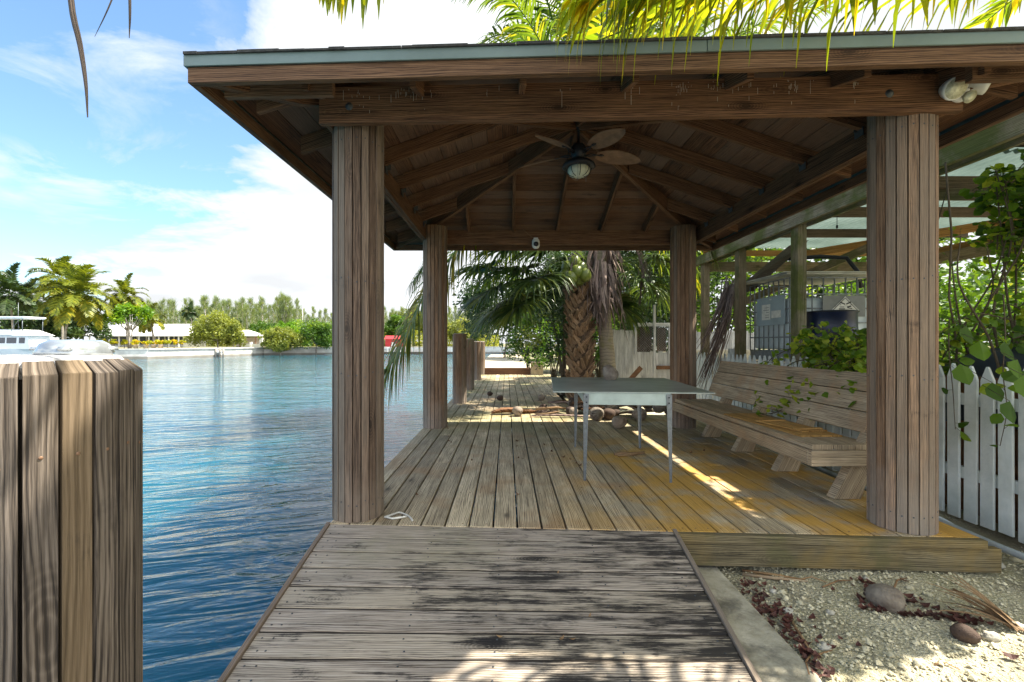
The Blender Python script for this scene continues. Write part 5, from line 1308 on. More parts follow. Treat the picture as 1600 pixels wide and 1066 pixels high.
# a frond passing over the ramp and the nearest piling
pinnate(b, bez([NB, (2.9, .1, 4.0), (1.4, 1.0, 3.70), (.2, 1.55, 3.15), (-.55, 1.85, 2.87), (-.80, 1.95, 2.76)], 22), 70, .55, .019, 1.4, stem=sm, seg=4, spread=.7, fold=.3, jit=.12, tone=(.2, 1.0), endshort=.25)
pinnate(b, bez([NB, (3.0, -.9, 4.1), (1.6, -.3, 4.0), (.6, .2, 3.6), (-.2, .5, 3.0)], 22), 70, .7, .022, 1.0, stem=sm, seg=4, spread=.9, fold=.3, jit=.12, tone=(.2, 1.0), endshort=.5)
for cv_ in ([NB, (3.4, .0, 4.15), (2.5, .7, 4.3), (1.95, 1.0, 4.15), (1.6, 1.3, 3.9)], [NB, (2.8, .0, 4.2), (1.9, .6, 4.25), (1.7, 1.0, 4.05), (1.55, 1.3, 3.9)], [NB, (3.6, .2, 4.2), (2.7, .7, 4.3), (2.0, 1.0, 4.2), (1.24, 1.1, 4.0)], [NB, (3.3, 0, 4.3), (2.4, .6, 4.4), (1.6, .95, 4.2), (1.24, 1.0, 4.1)], [NB, (2.4, -.4, 4.1), (1.9, .3, 4.1), (1.6, 1.2, 3.9)]):  # dense fronds out of view, added to shade the nearest piling
    pinnate(b, bez(cv_, 20), 105, .60, .045, .6, stem=sm, seg=3, spread=.95, jit=.1, tone=(.2, 1.0), endshort=.9)
pinnate(b, bez([NB, (3.9, 1.6, 4.4), (3.0, 2.40, 4.3), (2.2, 2.42, 4.2), (1.2, 2.42, 4.1)], 22), 170, .27, .034, .3, stem=sm, seg=3, spread=.95, jit=.06, tone=(.2, 1.0), endshort=.95, start=.68)  # narrow unseen frond, added to shade the left of the ramp
pinnate(b, bez([NB, (4.3, 1.0, 4.4), (4.3, 2.4, 4.3), (4.1, 3.9, 3.9)], 22), 50, .55, .022, .6, stem=sm, seg=3, spread=.95, start=.66)  # unseen frond, added to block stray sun on the gravel
for az, el, L in ((10, 60, 4), (-60, 40, 4), (-100, 65, 4), (-160, 45, 3.6), (40, 30, 4), (-20, 10, 4)):
    pinnate(b, frond_curve(NB, R(az), R(el), L, .85), 60, .9, .022, 1.0, stem=sm, seg=3)
cr = b.build('crown', 'leaf_near', np_); sm.build('leaf_stalks', 'leaf_bush_green', cr)
rng.setstate(st0)
# dry leaflets dangling close to the lens at the upper left
dr = MB()
def strip(pts, w0, tw):
    cv = bez(pts, 14); n = len(cv)
    dr.ribbon(cv, [w0 * (1 - .8 * (i / (n - 1)) ** 2.2) for i in range(n)], tw, fold=.5, nrm=Vector((0, -1, 0)))
strip([at(105, -90, .82), at(112, 10, .80), at(125, 70, .80), at(134, 130, .80), at(137, 184, .80)], .0075, Vector((1, -.2, 0)).normalized())
strip([at(205, -80, .95), at(172, 8, .92), at(148, 58, .92)], .006, Vector((.8, -.3, .5)).normalized())
strip([at(200, -100, 1.0), at(203, 10, .98), at(202, 60, .98)], .0055, Vector((1, -.3, 0)).normalized())
cvv = bez([at(60, -95, .8), at(150, -100, .9), at(260, -120, 1.1), (.2, .9, 2.6), (1.6, .2, 3.3)], 16); dr.tube(cvv, .009, 6)
tag(dr.build('dry_palm_leaf', 'dead_strip'), 'dry brown palm leaflets dangling against the sky at the upper left', 'dry leaf')

# ================= broadleaf crowns =================
def crown(mb, c, rad, n, leaf, clumps=26, seed=0, shell=.55, clr=.34, tall=1.0):
    st = rng.getstate(); rng.seed(seed); c = Vector(c); cs = []
    for k in range(clumps):
        while True:
            d = Vector((rng.gauss(0, 1), rng.gauss(0, 1), rng.gauss(0, 1))).normalized()
            if d.z > -.55: break
        rr = shell + (1 - shell) * rng.random()
        cs.append((Vector((d.x * rad[0], d.y * rad[1], d.z * rad[2])) * rr * .82, rng.uniform(.6, 1.25) * clr, rng.random()))
    rm = (rad[0] + rad[1] + rad[2]) / 3
    vs = []; 
    for k in range(n):
        o_, cr_, rv = cs[rng.randrange(clumps)]
        d = Vector((rng.gauss(0, 1), rng.gauss(0, 1), rng.gauss(0, .8))).normalized() * (rng.random() ** .4) * cr_ * rm
        p = c + o_ + d; a = Vector((rng.gauss(0, 1), rng.gauss(0, 1), rng.gauss(0, .6))).normalized(); e = a.cross(Vector((rng.gauss(0, 1), rng.gauss(0, 1), rng.gauss(0, 1)))).normalized()
        l = leaf * rng.uniform(.6, 1.3)
        mb.add([p - a * l, p + e * l * .42, p + a * l, p - e * l * .42], [(0, 1, 2, 3)], None, min(1, max(0, rv * .7 + rng.random() * .3)))
    rng.setstate(st); return cs
def tree(name, loc, h, rad, n, leaf, mat, lb, cat='tree', trunkh=None, seed=0, group=None, bark='pale_bark', multi=1, clumps=26, zc=None, tr_=.14):
    x, y, z0 = loc; t = empty(name, loc); tag(t, lb, cat, group)
    b = MB(); zc = zc if zc is not None else h - rad[2]; cc = Vector((x, y, z0 + zc))
    cs = crown(b, cc, rad, n, leaf, clumps, seed)
    cr = b.build('crown', mat, t)
    b = MB(); st = rng.getstate(); rng.seed(seed + 99)
    for m_ in range(multi):
        off = Vector((rng.uniform(-.3, .3), rng.uniform(-.2, .2), 0)) * (multi > 1)
        fork = Vector((x, y, z0 + zc * .55)) + off * 3
        b.tube([Vector((x, y, z0 - .3)) + off, fork.lerp(Vector((x, y, z0)), .5) + off * .6, fork], [tr_, tr_ * .8, tr_ * .65], 7)
        for o_, r_, _ in cs[m_::multi][:7]: b.tube([fork, fork.lerp(cc + o_, .5) + Vector((0, 0, -.15)), cc + o_ * .9], [tr_ * .5, tr_ * .35, tr_ * .12], 5)
    b.build('trunk', bark, t); rng.setstate(st); return t
def pt(px, Y, z=BZ): return ((px - 792) * Y / F, Y, z)
# far bank, left to right
def fpalm(px, Y, zc, L, leaf, n, seed, lb, mat='leaf_coco_far', base=None, grp='coconut palms across the canal'):
    x, y, _ = pt(px, Y); bx = base if base is not None else x + .6
    t = empty('coconut_palm', (bx, y, BZ)); tag(t, lb, 'palm tree', grp)
    b = MB(); b.tube(bez([(bx, y, BZ - .3), (bx - .1, y, zc * .4), (x, y, zc)], 8), [.2, .18, .16, .15, .14, .13, .13, .13, .14], 8); b.build('trunk', 'pale_bark', t)
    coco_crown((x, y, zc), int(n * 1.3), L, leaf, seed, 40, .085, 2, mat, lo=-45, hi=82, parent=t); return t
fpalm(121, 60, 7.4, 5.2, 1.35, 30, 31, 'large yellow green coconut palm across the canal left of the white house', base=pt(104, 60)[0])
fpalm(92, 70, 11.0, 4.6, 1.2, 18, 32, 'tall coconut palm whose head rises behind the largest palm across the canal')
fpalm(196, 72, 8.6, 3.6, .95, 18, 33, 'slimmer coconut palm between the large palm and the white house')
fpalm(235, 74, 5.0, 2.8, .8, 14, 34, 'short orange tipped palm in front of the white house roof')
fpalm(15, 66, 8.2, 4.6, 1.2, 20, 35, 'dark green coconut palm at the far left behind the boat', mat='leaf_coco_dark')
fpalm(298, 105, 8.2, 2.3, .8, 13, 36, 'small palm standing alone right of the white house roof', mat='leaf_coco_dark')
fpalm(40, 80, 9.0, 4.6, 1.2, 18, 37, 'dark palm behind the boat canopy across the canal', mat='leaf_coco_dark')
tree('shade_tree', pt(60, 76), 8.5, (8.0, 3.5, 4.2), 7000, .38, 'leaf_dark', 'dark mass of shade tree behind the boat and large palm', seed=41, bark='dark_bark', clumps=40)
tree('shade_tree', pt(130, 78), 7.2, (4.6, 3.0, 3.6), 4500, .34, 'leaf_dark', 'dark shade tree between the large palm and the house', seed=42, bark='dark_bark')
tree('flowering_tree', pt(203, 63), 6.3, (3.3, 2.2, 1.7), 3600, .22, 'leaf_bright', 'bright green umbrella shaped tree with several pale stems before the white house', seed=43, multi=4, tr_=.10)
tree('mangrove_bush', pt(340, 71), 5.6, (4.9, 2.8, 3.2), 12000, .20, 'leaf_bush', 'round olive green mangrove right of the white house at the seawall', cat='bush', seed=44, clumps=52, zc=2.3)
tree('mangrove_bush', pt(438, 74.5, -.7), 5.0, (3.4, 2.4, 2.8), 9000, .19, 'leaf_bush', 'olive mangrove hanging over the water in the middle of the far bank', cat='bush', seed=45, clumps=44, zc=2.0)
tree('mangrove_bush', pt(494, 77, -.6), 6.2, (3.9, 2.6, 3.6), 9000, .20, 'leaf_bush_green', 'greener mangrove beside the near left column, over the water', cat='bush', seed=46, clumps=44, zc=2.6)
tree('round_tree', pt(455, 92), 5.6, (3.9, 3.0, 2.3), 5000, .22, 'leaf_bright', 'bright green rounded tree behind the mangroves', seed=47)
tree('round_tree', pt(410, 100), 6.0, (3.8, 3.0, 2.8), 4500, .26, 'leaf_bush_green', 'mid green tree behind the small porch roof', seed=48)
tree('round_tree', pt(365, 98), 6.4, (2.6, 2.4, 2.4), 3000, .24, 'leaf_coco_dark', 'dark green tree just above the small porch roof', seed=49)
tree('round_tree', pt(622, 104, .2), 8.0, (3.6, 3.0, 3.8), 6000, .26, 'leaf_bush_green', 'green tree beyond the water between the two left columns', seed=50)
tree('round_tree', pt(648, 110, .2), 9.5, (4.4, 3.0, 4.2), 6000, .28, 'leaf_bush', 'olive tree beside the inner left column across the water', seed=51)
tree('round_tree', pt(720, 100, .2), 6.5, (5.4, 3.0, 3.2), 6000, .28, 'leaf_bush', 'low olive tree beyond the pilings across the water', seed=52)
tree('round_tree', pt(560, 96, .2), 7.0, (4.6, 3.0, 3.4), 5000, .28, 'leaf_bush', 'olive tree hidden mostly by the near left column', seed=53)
# casuarina line
cas = []
for s in range(3):
    st = rng.getstate(); rng.seed(60 + s); H = 9.5
    t = empty('casuarina_tree', (0, 0, 0)); mb, tb_ = MB(), MB(); tb_.tube([(0, 0, -.5), (0, 0, H * .5), (.1, 0, H * .96)], [.16, .1, .02], 6)
    for k in range(75):
        z = H * (.12 + .86 * (k / 75) ** .9); a = rng.random() * 6.28; Lb = (1.75 * (1 - (z / H) ** 1.5) + .25) * rng.uniform(.5, 1.15)
        d = Vector((math.cos(a), math.sin(a), rng.uniform(.8, 1.9))).normalized(); p = Vector((0, 0, z)); q = p + d * Lb
        tb_.tube([p, q], [.025, .008], 3, caps=False)
        for j in range(20):
            o_ = p.lerp(q, .25 + .8 * rng.random()) + Vector((rng.gauss(0, .13), rng.gauss(0, .13), rng.gauss(0, .13))); e = (d + Vector((rng.gauss(0, .35), rng.gauss(0, .35), rng.uniform(.1, .9)))).normalized() * rng.uniform(.4, .95); wv = Vector((rng.gauss(0, 1), rng.gauss(0, 1), 0)).normalized() * .022
            mb.add([o_ - wv, o_ + wv, o_ + e], [(0, 1, 2)], None, rng.random())
    mb.build('crown', 'leaf_needle', t); tb_.build('trunk', 'pale_bark', t); cas.append(t); rng.setstate(st)
rng.seed(77); first = set()
px = 232; i = 0; prof = [(232, 470), (280, 476), (330, 468), (380, 470), (420, 472), (442, 462), (470, 478), (500, 490), (560, 486), (640, 480), (760, 486)]
def topat(x_):
    for (a, ya), (c, yc) in zip(prof[:-1], prof[1:]):
        if a <= x_ <= c: return ya + (yc - ya) * (x_ - a) / (c - a)
    return 488
while px < 765:
    Y = rng.uniform(112, 135); y_t = topat(px) + rng.uniform(-7, 12); Ht = CH - (y_t - 536) * Y / F - .3; sc = Ht / 9.5
    s = i % 3; o_ = cas[s] if s not in first else dup(cas[s]); first.add(s)
    o_.location = ((px - 792) * Y / F, Y, .3); o_.scale = (sc * rng.uniform(.9, 1.3), sc * 1.1, sc); o_.rotation_euler = (0, 0, rng.random() * 6.28)
    tag(o_, 'pale feathery casuarina tree in the line behind the far bank', 'casuarina', 'casuarina line behind the far bank')
    px += rng.uniform(3.4, 6.5); i += 1
b = MB(); st = rng.getstate(); rng.seed(9)
for _ in range(16000):
    px_ = rng.uniform(150, 780); Y = rng.uniform(102, 112); x = (px_ - 792) * Y / F; z = rng.uniform(.2, 5.2) * (.75 + .35 * noise.noise(Vector((x * .15, 0, 0))))
    a = Vector((rng.gauss(0, 1), rng.gauss(0, 1), rng.gauss(0, 1))).normalized() * .32; e = a.cross(Vector((rng.random(), rng.random(), 1))).normalized() * .16; p = Vector((x, Y, z)); b.add([p - a, p + e, p + a, p - e], [(0, 1, 2, 3)], None, rng.random())
rng.setstate(st); tag(b.build('undergrowth', 'leaf_bush'), 'mixed undergrowth below the casuarina line across the canal', 'undergrowth', kind='stuff')
b = MB(); p = pt(473, 112); b.tube([p, (p[0], p[1], 11.6)], [.09, .05], 6); b.box((p[0] - .5, p[1] - .04, 11.0), (p[0] + .5, p[1] + .04, 11.1), 0); tag(b.build('utility_pole', 'white_wall'), 'thin pale utility pole rising from the casuarinas', 'pole')

# ================= across the canal: house, boat, planters =================
hs = empty('white_house', (-72, 92, BZ)); tag(hs, 'low white house with a pale roof and dark screened veranda across the canal', 'house')
hx0, hx1, hy = -82.5, -63.8, 90.0
b = MB(); b.box((hx0 + 1, hy + 1.2, BZ - .2), (hx1 - 1, hy + 8, 2.9), 0); b.build('wall', 'white_wall', hs)
b = MB(); e = .5; z0, z1 = 2.62, 5.05
b.add([(hx0 - e, hy - 1, z0), (hx1 + e, hy - 1, z0), (hx1 + e, hy + 9, z0), (hx0 - e, hy + 9, z0), (hx0 + 2.5, hy + 4, z1), (hx1 - 1.4, hy + 4, z1)], [(0, 1, 5, 4), (1, 2, 5), (2, 3, 4, 5), (3, 0, 4), (3, 2, 1, 0)], None, .5)
for k in range(1, 9):
    t = k / 9; y = hy - 1 + 5 * t; z = z0 + (z1 - z0) * t; b.box((hx0 - e + 3 * t, y, z - .02), (hx1 + e - 1.9 * t, y + .08, z + .07), 0)
b.box((hx0 - e, hy - 1.06, z0 - .2), (hx1 + e, hy - 1.0, z0 + .05), 0); b.build('roof', 'white_roof', hs)
n = 9
for k in range(n):
    xa = hx0 + 1.0 + k * (hx1 - hx0 - 2) / n; xb = hx0 + 1.0 + (k + 1) * (hx1 - hx0 - 2) / n; b = MB(); b.box((xa + .14, hy + 1.12, .85), (xb - .14, hy + 1.19, 2.45), 0); b.build('window', 'dark_screen', hs)
b = MB()
for k in range(n + 1):
    xa = hx0 + .6 + k * (hx1 - hx0 - 1.2) / n; b.box((xa - .09, hy - .8, BZ - .1), (xa + .09, hy - .62, z0), 2)
b.build('veranda_post', 'white_wall', hs)
ph = empty('porch', (-49, 86, BZ)); tag(ph, 'small white roofed porch on brown posts right of the round mangrove', 'porch')
q0, q1 = pt(374, 84)[0], pt(404, 84)[0]
b = MB(); b.add([(q0 - 2, 84, 2.45), (q1, 84, 2.45), (q1, 88, 2.45), (q0 - 2, 88, 2.45), (q0 - 1.5, 86, 3.6), (q0 + .6, 86, 3.6)], [(0, 1, 5, 4), (1, 2, 5), (2, 3, 4, 5), (3, 0, 4), (3, 2, 1, 0)], None, .5); b.build('roof', 'white_roof', ph)
b = MB(); b.box((q1 - .9, 84.3, 0), (q1 - .7, 84.5, 2.45), 2); b.box((q0 - .2, 84.3, 0), (q0, 84.5, 2.45), 2); b.build('post', 'post_brown', ph)
b = MB(); b.box((q0 - 2, 86.5, 0), (q1 - .4, 86.7, 2.2), 0); b.build('back_wall', 'terracotta', ph)
tw = empty('terrace_wall', pt(395, 76)); tag(tw, 'white terrace wall with end pillar at the water right of the round mangrove', 'wall')
a0, a1 = pt(376, 75.5), pt(411, 76)
b = MB(); b.box((a0[0], 75.6, -.7), (a1[0], 75.9, 1.0), 0); b.build('panel', 'white_wall', tw)
b = MB(); b.box((a1[0] - .35, 75.5, -.75), (a1[0] + .12, 76.0, 2.0), 2); b.box((a0[0] + 1.4, 75.5, .0), (a0[0] + 1.7, 76.0, 1.3), 2); b.build('pillar', 'white_wall', tw)
# jetty with posts
jt = empty('jetty', pt(340, 66.5, -.8)); tag(jt, 'small weathered jetty with posts below the round mangrove', 'jetty')
j0, j1 = pt(318, 66)[0], pt(352, 66)[0]
b = MB(); b.box((j0, 65.3, -.45), (j0 + 2.0, 67.6, -.3), 0); b.box((j0 + .9, 65.6, -.3), (j0 + 1.6, 66.8, .15), 0); b.build('platform', 'dark_bark', jt)
b = MB(); b.box((j0 + .2, 65.2, -.28), (j0 + 3.4, 66.0, -.12), 0); b.build('gangway', 'white_wall', jt)
b = MB()
for x in (j1 - .3, j1 + .2, j0 + 2.3): b.tube([(x, 65.2, -1.2), (x, 65.2, .55)], .12, 8)
b.build('post', 'pale_bark', jt)
rng.seed(31)
for k, px_ in enumerate((163, 178, 194, 212, 228, 240, 251, 262, 272, 284)):
    x, y, z = pt(px_, 61.5 + .35 * k); t = empty('croton_planter', (x, y, z))
    tag(t, ('yellow leaved croton in a pale pot on the seawall lawn' if 3 <= k <= 6 else 'yellow croton shrub planted along the far seawall'), 'potted plant' if 3 <= k <= 6 else 'shrub', 'crotons in pots along the far bank' if 3 <= k <= 6 else 'croton shrubs along the far bank')
    b = MB(); crown(b, (x, y, z + .85), (.62, .5, .5), 260, .14, 8, seed=k); b.build('foliage', 'leaf_croton', t)
    if 3 <= k <= 6:
        b = MB(); b.lathe([(.001, 0), (.22, 0), (.33, .5), (.36, .5), (.36, .55), (.001, .52)], 14, (x, y, z)); b.build('pot', 'terracotta', t)
    else:
        b = MB(); b.tube([(x, y, z - .1), (x + .05, y, z + .6)], .04, 5); b.build('stem', 'dark_bark', t)
# motor boat at the far left
bt = empty('motor_boat', (-52.5, 49, WZ)); tag(bt, 'white cabin boat with a canopy on poles at the far left', 'boat')
b = MB(); ys_ = [47.6, 50.6]; hull = []
for i in range(13):
    t = i / 12; x = -60 + 10.6 * t; w0 = 1.5 * (1 - max(0, (t - .6) / .4) ** 2.2); zt = .35 + .35 * t ** 2
    hull.append([(x - .3, 49.1 - w0 * .55, WZ - .3), (x, 49.1 - w0, zt), (x, 49.1 + w0, zt), (x - .3, 49.1 + w0 * .55, WZ - .3)])
vs = [p for h_ in hull for p in h_]; fs = []
for i in range(12):
    for k in range(4): fs.append((i * 4 + k, i * 4 + (k + 1) % 4, (i + 1) * 4 + (k + 1) % 4, (i + 1) * 4 + k))
fs += [(0, 3, 2, 1), (48, 49, 50, 51)]; b.add(vs, fs, None, .5); b.build('hull', 'boat_white', bt)
b = MB(); b.hexa([(-58.5, 47.9, .4), (-58.5, 48.0, 2.0), (-58.5, 50.2, 2.0), (-58.5, 50.3, .4), (-50.2, 47.9, .5), (-50.5, 48.0, 1.95), (-50.5, 50.2, 1.95), (-50.2, 50.3, .5)])
b.hexa([(-58.7, 47.7, 2.0), (-58.0, 48.3, 2.65), (-58.0, 49.9, 2.65), (-58.7, 50.5, 2.0), (-50.1, 47.7, 1.95), (-51.3, 48.3, 2.55), (-51.3, 49.9, 2.55), (-50.1, 50.5, 1.95)]); b.build('cabin', 'boat_white', bt)
for xa, xb in ((-58, -56.4), (-56, -54.4), (-54.1, -52.9), (-52.7, -51.7), (-51.4, -50.8)):
    b = MB(); b.box((xa, 47.88, 1.12), (xb, 47.9, 1.72), 0); b.warp(lambda x, y, z: (x, y + (z - .5) * .06, z)); b.build('window', 'boat_glass', bt)
b = MB(); b.box((-58, 47.9, 3.72), (-50.9, 50.2, 3.80), 0); b.box((-58.05, 47.85, 3.80), (-50.85, 50.25, 3.95), 0); b.build('canopy', 'boat_white', bt, bevel=.03)
b = MB()
for x in (-57.5, -54.3, -51.1): b.tube([(x, 48.0, 1.9), (x, 48.0, 3.75)], .035, 6); b.tube([(x - 1.2, 48.0, 2.4), (x - .3, 48.0, 3.75)], .02, 5); b.tube([(x, 50.1, 1.9), (x, 50.1, 3.75)], .035, 6)
b.tube([(-52.6, 49, 2.5), (-52.6, 49, 5.5)], .025, 5); b.build('pole', 'galv', bt)
# red shed and low dock between the columns
rs = empty('red_shed', pt(617, 90)); tag(rs, 'small red shed with a white window across the water between the left columns', 'shed')
b = MB(); x0 = pt(604, 90)[0]; b.box((x0, 89, -.6), (x0 + 3.4, 91.5, 1.9), 0); b.build('wall', 'red_paint', rs)
b = MB(); b.add([(x0 - .2, 88.8, 1.9), (x0 + 3.6, 88.8, 1.9), (x0 + 3.6, 91.7, 1.9), (x0 - .2, 91.7, 1.9), (x0 - .2, 90.2, 2.6), (x0 + 3.6, 90.2, 2.6)], [(0, 1, 5, 4), (2, 3, 4, 5), (0, 4, 3), (1, 2, 5), (3, 2, 1, 0)], None, .5); b.build('roof', 'red_paint', rs)
b = MB(); b.box((x0 + 1.2, 88.96, .5), (x0 + 2.0, 88.99, 1.3), 0); b.build('window', 'white_wall', rs)
dk = empty('floating_dock', pt(650, 82, -.8)); tag(dk, 'low dark dock with white rail posts across the water behind the inner left column', 'dock')
b = MB(); b.box((pt(590, 82)[0], 81.5, -.85), (pt(730, 82)[0], 83, -.45), 0); b.build('platform', 'dark_bark', dk)
b = MB()
for k in range(14): x = pt(596 + k * 10, 82)[0]; b.box((x, 81.5, -.45), (x + .1, 81.6, .35), 2)
b.box((pt(592, 82)[0], 81.52, .1), (pt(730, 82)[0], 81.58, .2), 0); b.build('rail', 'white_wall', dk)

# ================= shrubs behind the deck and the yard =================
def shrub(x, y, z, r, h, n, leaf, mat, lb, seed, clumps=18, grp='shrubs behind the deck'):
    t = empty('shrub', (x, y, z)); tag(t, lb, 'shrub', grp); b = MB(); cs = crown(b, (x, y, z + h * .5), (r, r * .8, h * .6), n, leaf, clumps, seed); b.build('foliage', mat, t)
    b = MB()
    for o_, _, _ in cs[:9]: b.tube([(x + rng.uniform(-.1, .1), y, z - .05), (x + o_.x * .4, y + o_.y * .4, z + h * .4), Vector((x, y, z + h * .55)) + o_], [.02, .015, .006], 5)
    b.build('stem', 'vine_stem', t)
shrub(1.35, 10.7, -.1, .95, 3.4, 5200, .05, 'leaf_dark', 'dark leafy shrub just left of the fan palm trunk', 81, 34)
shrub(3.2, 11.6, -.1, 1.6, 4.6, 7000, .06, 'leaf_dark', 'dark shrub right behind the two near palm trunks', 82, 34)
shrub(5.6, 12.0, -.1, 2.0, 4.8, 7000, .07, 'leaf_bush_green', 'green shrub right of the plank fence behind the column', 83, 34)
shrub(7.6, 6.6, -.2, 1.6, 2.4, 4500, .07, 'leaf_bush_green', 'green shrub seen between the tarpaulin and the lean-to beams', 84, 26)
shrub(2.2, 18.5, -.1, 1.8, 2.6, 4500, .08, 'leaf_bush', 'olive shrub right of the sandy path behind the fan palm', 85, 26)
shrub(1.55, 15.0, -.1, .9, 2.0, 2600, .05, 'leaf_bright', 'bright green shrub left of the boot barked palm', 71)
shrub(2.9, 14.5, -.1, 1.1, 2.2, 2600, .06, 'leaf_bush_green', 'green shrub behind the boot barked palm trunk', 72)
shrub(.9, 19.5, -.05, 1.0, 2.6, 2200, .07, 'leaf_bush_green', 'leafy shrub beside the sandy path beyond the deck', 73)
shrub(3.8, 19.0, -.1, 3.2, 5.6, 7000, .13, 'leaf_dark', 'tall dark shrub closing the view behind the palms', 74, 34)
shrub(8.0, 17.5, -.1, 4.0, 6.0, 8000, .14, 'leaf_dark', 'wide dark shrub behind the white plank fence', 75, 36)
shrub(14.0, 15.0, -.1, 4.6, 6.0, 8000, .14, 'leaf_bush_green', 'large green shrub far behind the tank cage', 76, 36)
shrub(12.0, 8.5, -.2, 2.6, 4.0, 6000, .10, 'leaf_bush', 'olive shrub beyond the far side of the lean-to', 77, 30)
shrub(9.8, 11.5, -.2, 2.2, 3.4, 5000, .09, 'leaf_bush_green', 'green shrub seen past the tank cage lid', 78, 26)
shrub(-.2, 36, 0, 4.6, 7, 7000, .18, 'leaf_dark', 'distant dark tree mass at the end of the sandy path', 79, 34)
shrub(6, 32, -.1, 6, 8, 8000, .2, 'leaf_dark', 'distant dark tree mass right of the sandy path', 80, 34)
gp = empty('deck_post', (1.02, 16.4, 0)); tag(gp, 'square grey post at the far end of the deck beside the step', 'post')
b = MB(); b.box((.86, 16.3, .002), (1.3, 16.5, .42), 2); b.build('shaft', 'bench_wood', gp); b = MB(); b.box((.84, 16.28, .422), (1.32, 16.52, .46), 0); b.build('cap', 'bench_wood', gp)
pb = MB(); pb.box((-1.35, 17.1, -.3), (-1.05, 17.35, .95), 2); tag(pb.build('white_post', 'worn_white', bevel=.01), 'pale square post at the water side of the far step', 'post')

# ================= vines over the fence =================
HEART = [(0, 0), (.28, .42), (.62, .46), (.86, .24), (1.0, .0), (.86, -.24), (.62, -.46), (.28, -.42)]
def vleaf(b, p, d, s, n_, r=None):
    e = n_.cross(d).normalized(); n2 = d.cross(e)
    vs = [p] + [p + d * (u * s) + e * (v * s) - n2 * (abs(v) * s * .35) - UP * (u * u * s * .15) for u, v in HEART[1:4]] + [p + d * s - UP * s * .18] + [p + d * (u * s) + e * (v * s) - n2 * (abs(v) * s * .35) - UP * (u * u * s * .15) for u, v in HEART[5:]]
    m = p + d * s * .55
    vs.append(m); b.add(vs, [(0, 1, 2, 8), (8, 2, 3), (8, 3, 4), (8, 4, 5), (8, 5, 6), (8, 6, 7, 0)], None, r)
def vine(leaves, stems, pts, n, s, rad=.006, spread=.05, tone=None):
    cv = bez(pts, max(10, len(pts) * 6)); stems.tube(cv, [rad * (1 - .6 * i / (len(cv) - 1)) for i in range(len(cv))], 5)
    for k in range(n):
        f = rng.random() * (len(cv) - 1); i = min(int(f), len(cv) - 2); p = cv[i].lerp(cv[i + 1], f - i)
        d = Vector((rng.gauss(-.25, .7), rng.gauss(-.35, .7), rng.gauss(-.1, .5))).normalized(); q = p + d * rng.uniform(.4, 1.4) * spread
        stems.tube([p, q], .0016, 3, caps=False); nn = Vector((rng.gauss(-.2, .5), rng.gauss(-.5, .5), rng.gauss(.6, .5))).normalized()
        if abs(nn.dot(d)) > .9: nn = UP
        vleaf(leaves, q, d, s * rng.uniform(.5, 1.25), nn, None if tone is None else rng.uniform(*tone))
rng.seed(123)
v1 = empty('vine', (3.4, 4.2, .3)); tag(v1, 'bright green creeping vine spilling over the fence onto the bench back', 'vine')
L_, S_ = MB(), MB()
for k in range(38):   # heap above the fence by the column
    a = Vector((rng.uniform(3.15, 3.8), rng.uniform(3.9, 4.9), rng.uniform(.78, 1.05))); c = a + Vector((rng.uniform(-.35, .2), rng.uniform(-.5, .4), rng.uniform(.05, .38)))
    vine(L_, S_, [a, (a + c) / 2 + Vector((0, 0, rng.uniform(0, .15))), c], 38, .066, tone=(.2, 1))
for pts in ([(3.4, 4.5, 1.0), (3.15, 4.3, .98), (2.95, 4.2, .9), (2.82, 4.15, .72), (2.72, 4.15, .55)], [(3.4, 4.3, 1.0), (3.0, 4.6, .98), (2.86, 4.75, .85), (2.76, 4.8, .66), (2.66, 4.9, .50)],
            [(3.4, 4.0, .98), (3.05, 3.9, .95), (2.88, 3.85, .80), (2.76, 3.8, .60)], [(3.4, 4.6, 1.05), (3.2, 4.9, 1.12), (3.0, 5.1, 1.0), (2.9, 5.15, .85)], [(3.45, 4.7, 1.05), (3.35, 5.0, 1.2), (3.3, 5.2, 1.25)],
            [(2.9, 4.15, .86), (2.78, 4.3, .62), (2.62, 4.45, .47), (2.5, 4.55, .44)], [(3.3, 4.2, 1.0), (2.95, 4.35, .93), (2.84, 4.4, .75), (2.74, 4.4, .57)], [(3.3, 3.8, .98), (2.95, 3.65, .90), (2.82, 3.62, .74)]):
    vine(L_, S_, pts, 44, .07, .007, .07, tone=(.4, 1))
lo_ = L_.build('foliage', 'leaf_vine', v1); S_.build('stem', 'vine_stem', v1)
v2 = empty('climbing_shrub', (4.2, 3.4, -.2)); tag(v2, 'tall climbing shrub with dark stems and sunlit green leaves at the right edge', 'shrub')
L_, S_ = MB(), MB()
for k in range(13):   # bare stems rising
    x0_, y0_ = rng.uniform(3.7, 4.6), rng.uniform(3.2, 4.4); a = Vector((x0_, y0_, .75)); c = Vector((x0_ + rng.uniform(-.5, .7), y0_ + rng.uniform(-.5, .4), rng.uniform(1.9, 2.65)))
    m1 = a.lerp(c, .35) + Vector((rng.uniform(-.12, .12), 0, 0)); m2 = a.lerp(c, .7) + Vector((rng.uniform(-.12, .12), 0, 0)); vine(L_, S_, [a, m1, m2, c], 12, .06, .011, .09, tone=(.0, .8))
for k in range(85):   # leafy top
    a = Vector((rng.uniform(3.95, 5.2), rng.uniform(3.2, 4.4), rng.uniform(1.75, 2.6))); a.x = max(a.x, 1.06 * a.y + rng.random() * .3); c = a + Vector((rng.uniform(-.1, .45), rng.uniform(-.3, .3), rng.uniform(-.25, .3)))
    vine(L_, S_, [a, (a + c) / 2 + Vector((0, 0, .08)), c], 30, .075, .006, .07, tone=(.0, 1))
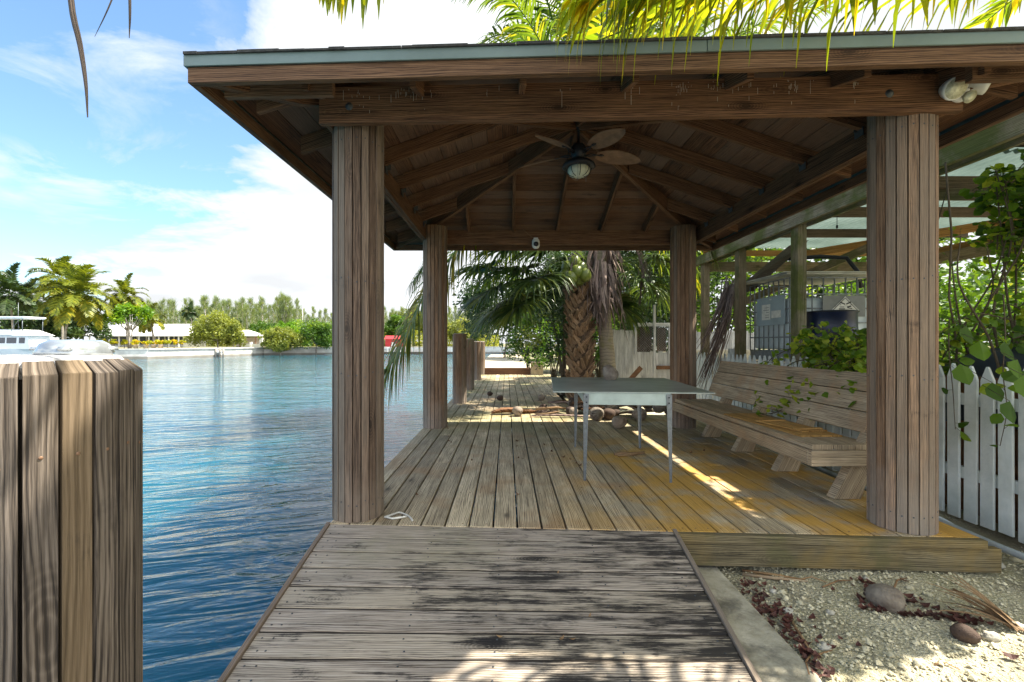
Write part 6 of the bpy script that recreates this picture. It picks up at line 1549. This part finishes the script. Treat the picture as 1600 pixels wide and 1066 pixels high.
for k in range(44):   # tangle at fence height
    a = Vector((rng.uniform(3.65, 4.6), rng.uniform(2.7, 3.9), rng.uniform(1.0, 1.45))); c = a + Vector((rng.uniform(-.4, .4), rng.uniform(-.5, .2), rng.uniform(-.25, .25)))
    vine(L_, S_, [a, (a + c) / 2 + Vector((0, 0, .1)), c], 12, .07, .006, .06, tone=(.1, .9))
for pts in ([(3.6, 3.3, 1.5), (3.45, 3.15, 1.2), (3.38, 3.1, .95), (3.35, 3.05, .7), (3.36, 3.1, .45)], [(3.5, 3.6, 1.35), (3.4, 3.5, 1.1), (3.38, 3.45, .8), (3.37, 3.42, .5)]): vine(L_, S_, pts, 9, .08, .005, .05)
L_.build('foliage', 'leaf_vine', v2); S_.build('stem', 'vine_stem', v2)
dapple_vine = empty('vine', (3.5, 3.8, 2.74)); tag(dapple_vine, 'unseen thin vine added on top of the mossy beam to dapple the sunlight', 'vine'); L_, S_ = MB(), MB()  # hidden behind the eave, added to break the sun on the deck into dapples
for k in range(9): y_ = 2.3 + k * .34; vine(L_, S_, [(3.62, y_, 2.82), (3.42, y_ + .2, 2.88), (3.3, y_ + .45, 2.86)], 8, .06, .005, .10)
L_.build('foliage', 'leaf_vine', dapple_vine); S_.build('stem', 'vine_stem', dapple_vine)
v3 = empty('vine', (3.35, 2.8, .9)); tag(v3, 'broad heart shaped vine leaves hanging over the nearest pickets', 'vine'); L_, S_ = MB(), MB()
vine(L_, S_, [(3.7, 3.0, 1.1), (3.45, 2.95, 1.08), (3.30, 2.85, .98), (3.22, 2.8, .85)], 5, .12, .006, .04, tone=(.2, .8))
for px_, py_, s_, Y_ in ((1590, 575, .11, 2.75), (1578, 640, .12, 2.7), (1500, 580, .13, 3.1), (1550, 610, .11, 2.9), (1600, 600, .14, 2.6), (1530, 545, .12, 3.0), (1570, 545, .12, 2.95), (1510, 520, .12, 3.2)):
    p = at(px_, py_, Y_); vleaf(L_, p + Vector((0, 0, .05)), Vector((rng.uniform(-.5, .1), -.35, -.75)).normalized(), s_, Vector((rng.uniform(-.3, .3), -.8, .45)).normalized(), rng.uniform(.1, .6)); S_.tube([p + Vector((0, 0, .05)), p + Vector((.1, .25, .12))], .002, 4)
L_.build('foliage', 'leaf_vine', v3); S_.build('stem', 'vine_stem', v3)
b = MB(); b.tube([(3.42, 3.55, 2.56), (3.44, 3.52, 2.0), (3.40, 3.5, 1.5), (3.5, 3.55, 1.2)], .007, 6); tag(b.build('hanging_cable', 'vine_stem'), 'thin dark cable hanging from the mossy beam right of the near column', 'cable')
# dead fronds leaning behind the far right column
b = MB(); rng.seed(5)
for k in range(60):
    c = Vector((3.62 + rng.gauss(0, .06), 7.4 + rng.gauss(0, .1), 2.0 + rng.gauss(0, .12))); e = Vector((3.15 + rng.gauss(0, .14), 7.3 + rng.gauss(0, .15), .62 + rng.uniform(-.25, .7))); m_ = c.lerp(e, .5) + Vector((.06 + rng.gauss(0, .04), 0, 0))
    b.tube([c, m_, e], [.011, .008, .003], 4)
b.tube([(3.66, 7.4, 2.1), (3.5, 7.4, 1.4), (3.2, 7.35, .6)], [.03, .03, .015], 6); b.warp(lambda x, y, z: (max(x, 3.0), y, z))
tag(b.build('dead_palm_frond', 'dead_frond'), 'bundle of dead brown palm fronds leaning on the fence behind the far right column', 'dead frond')
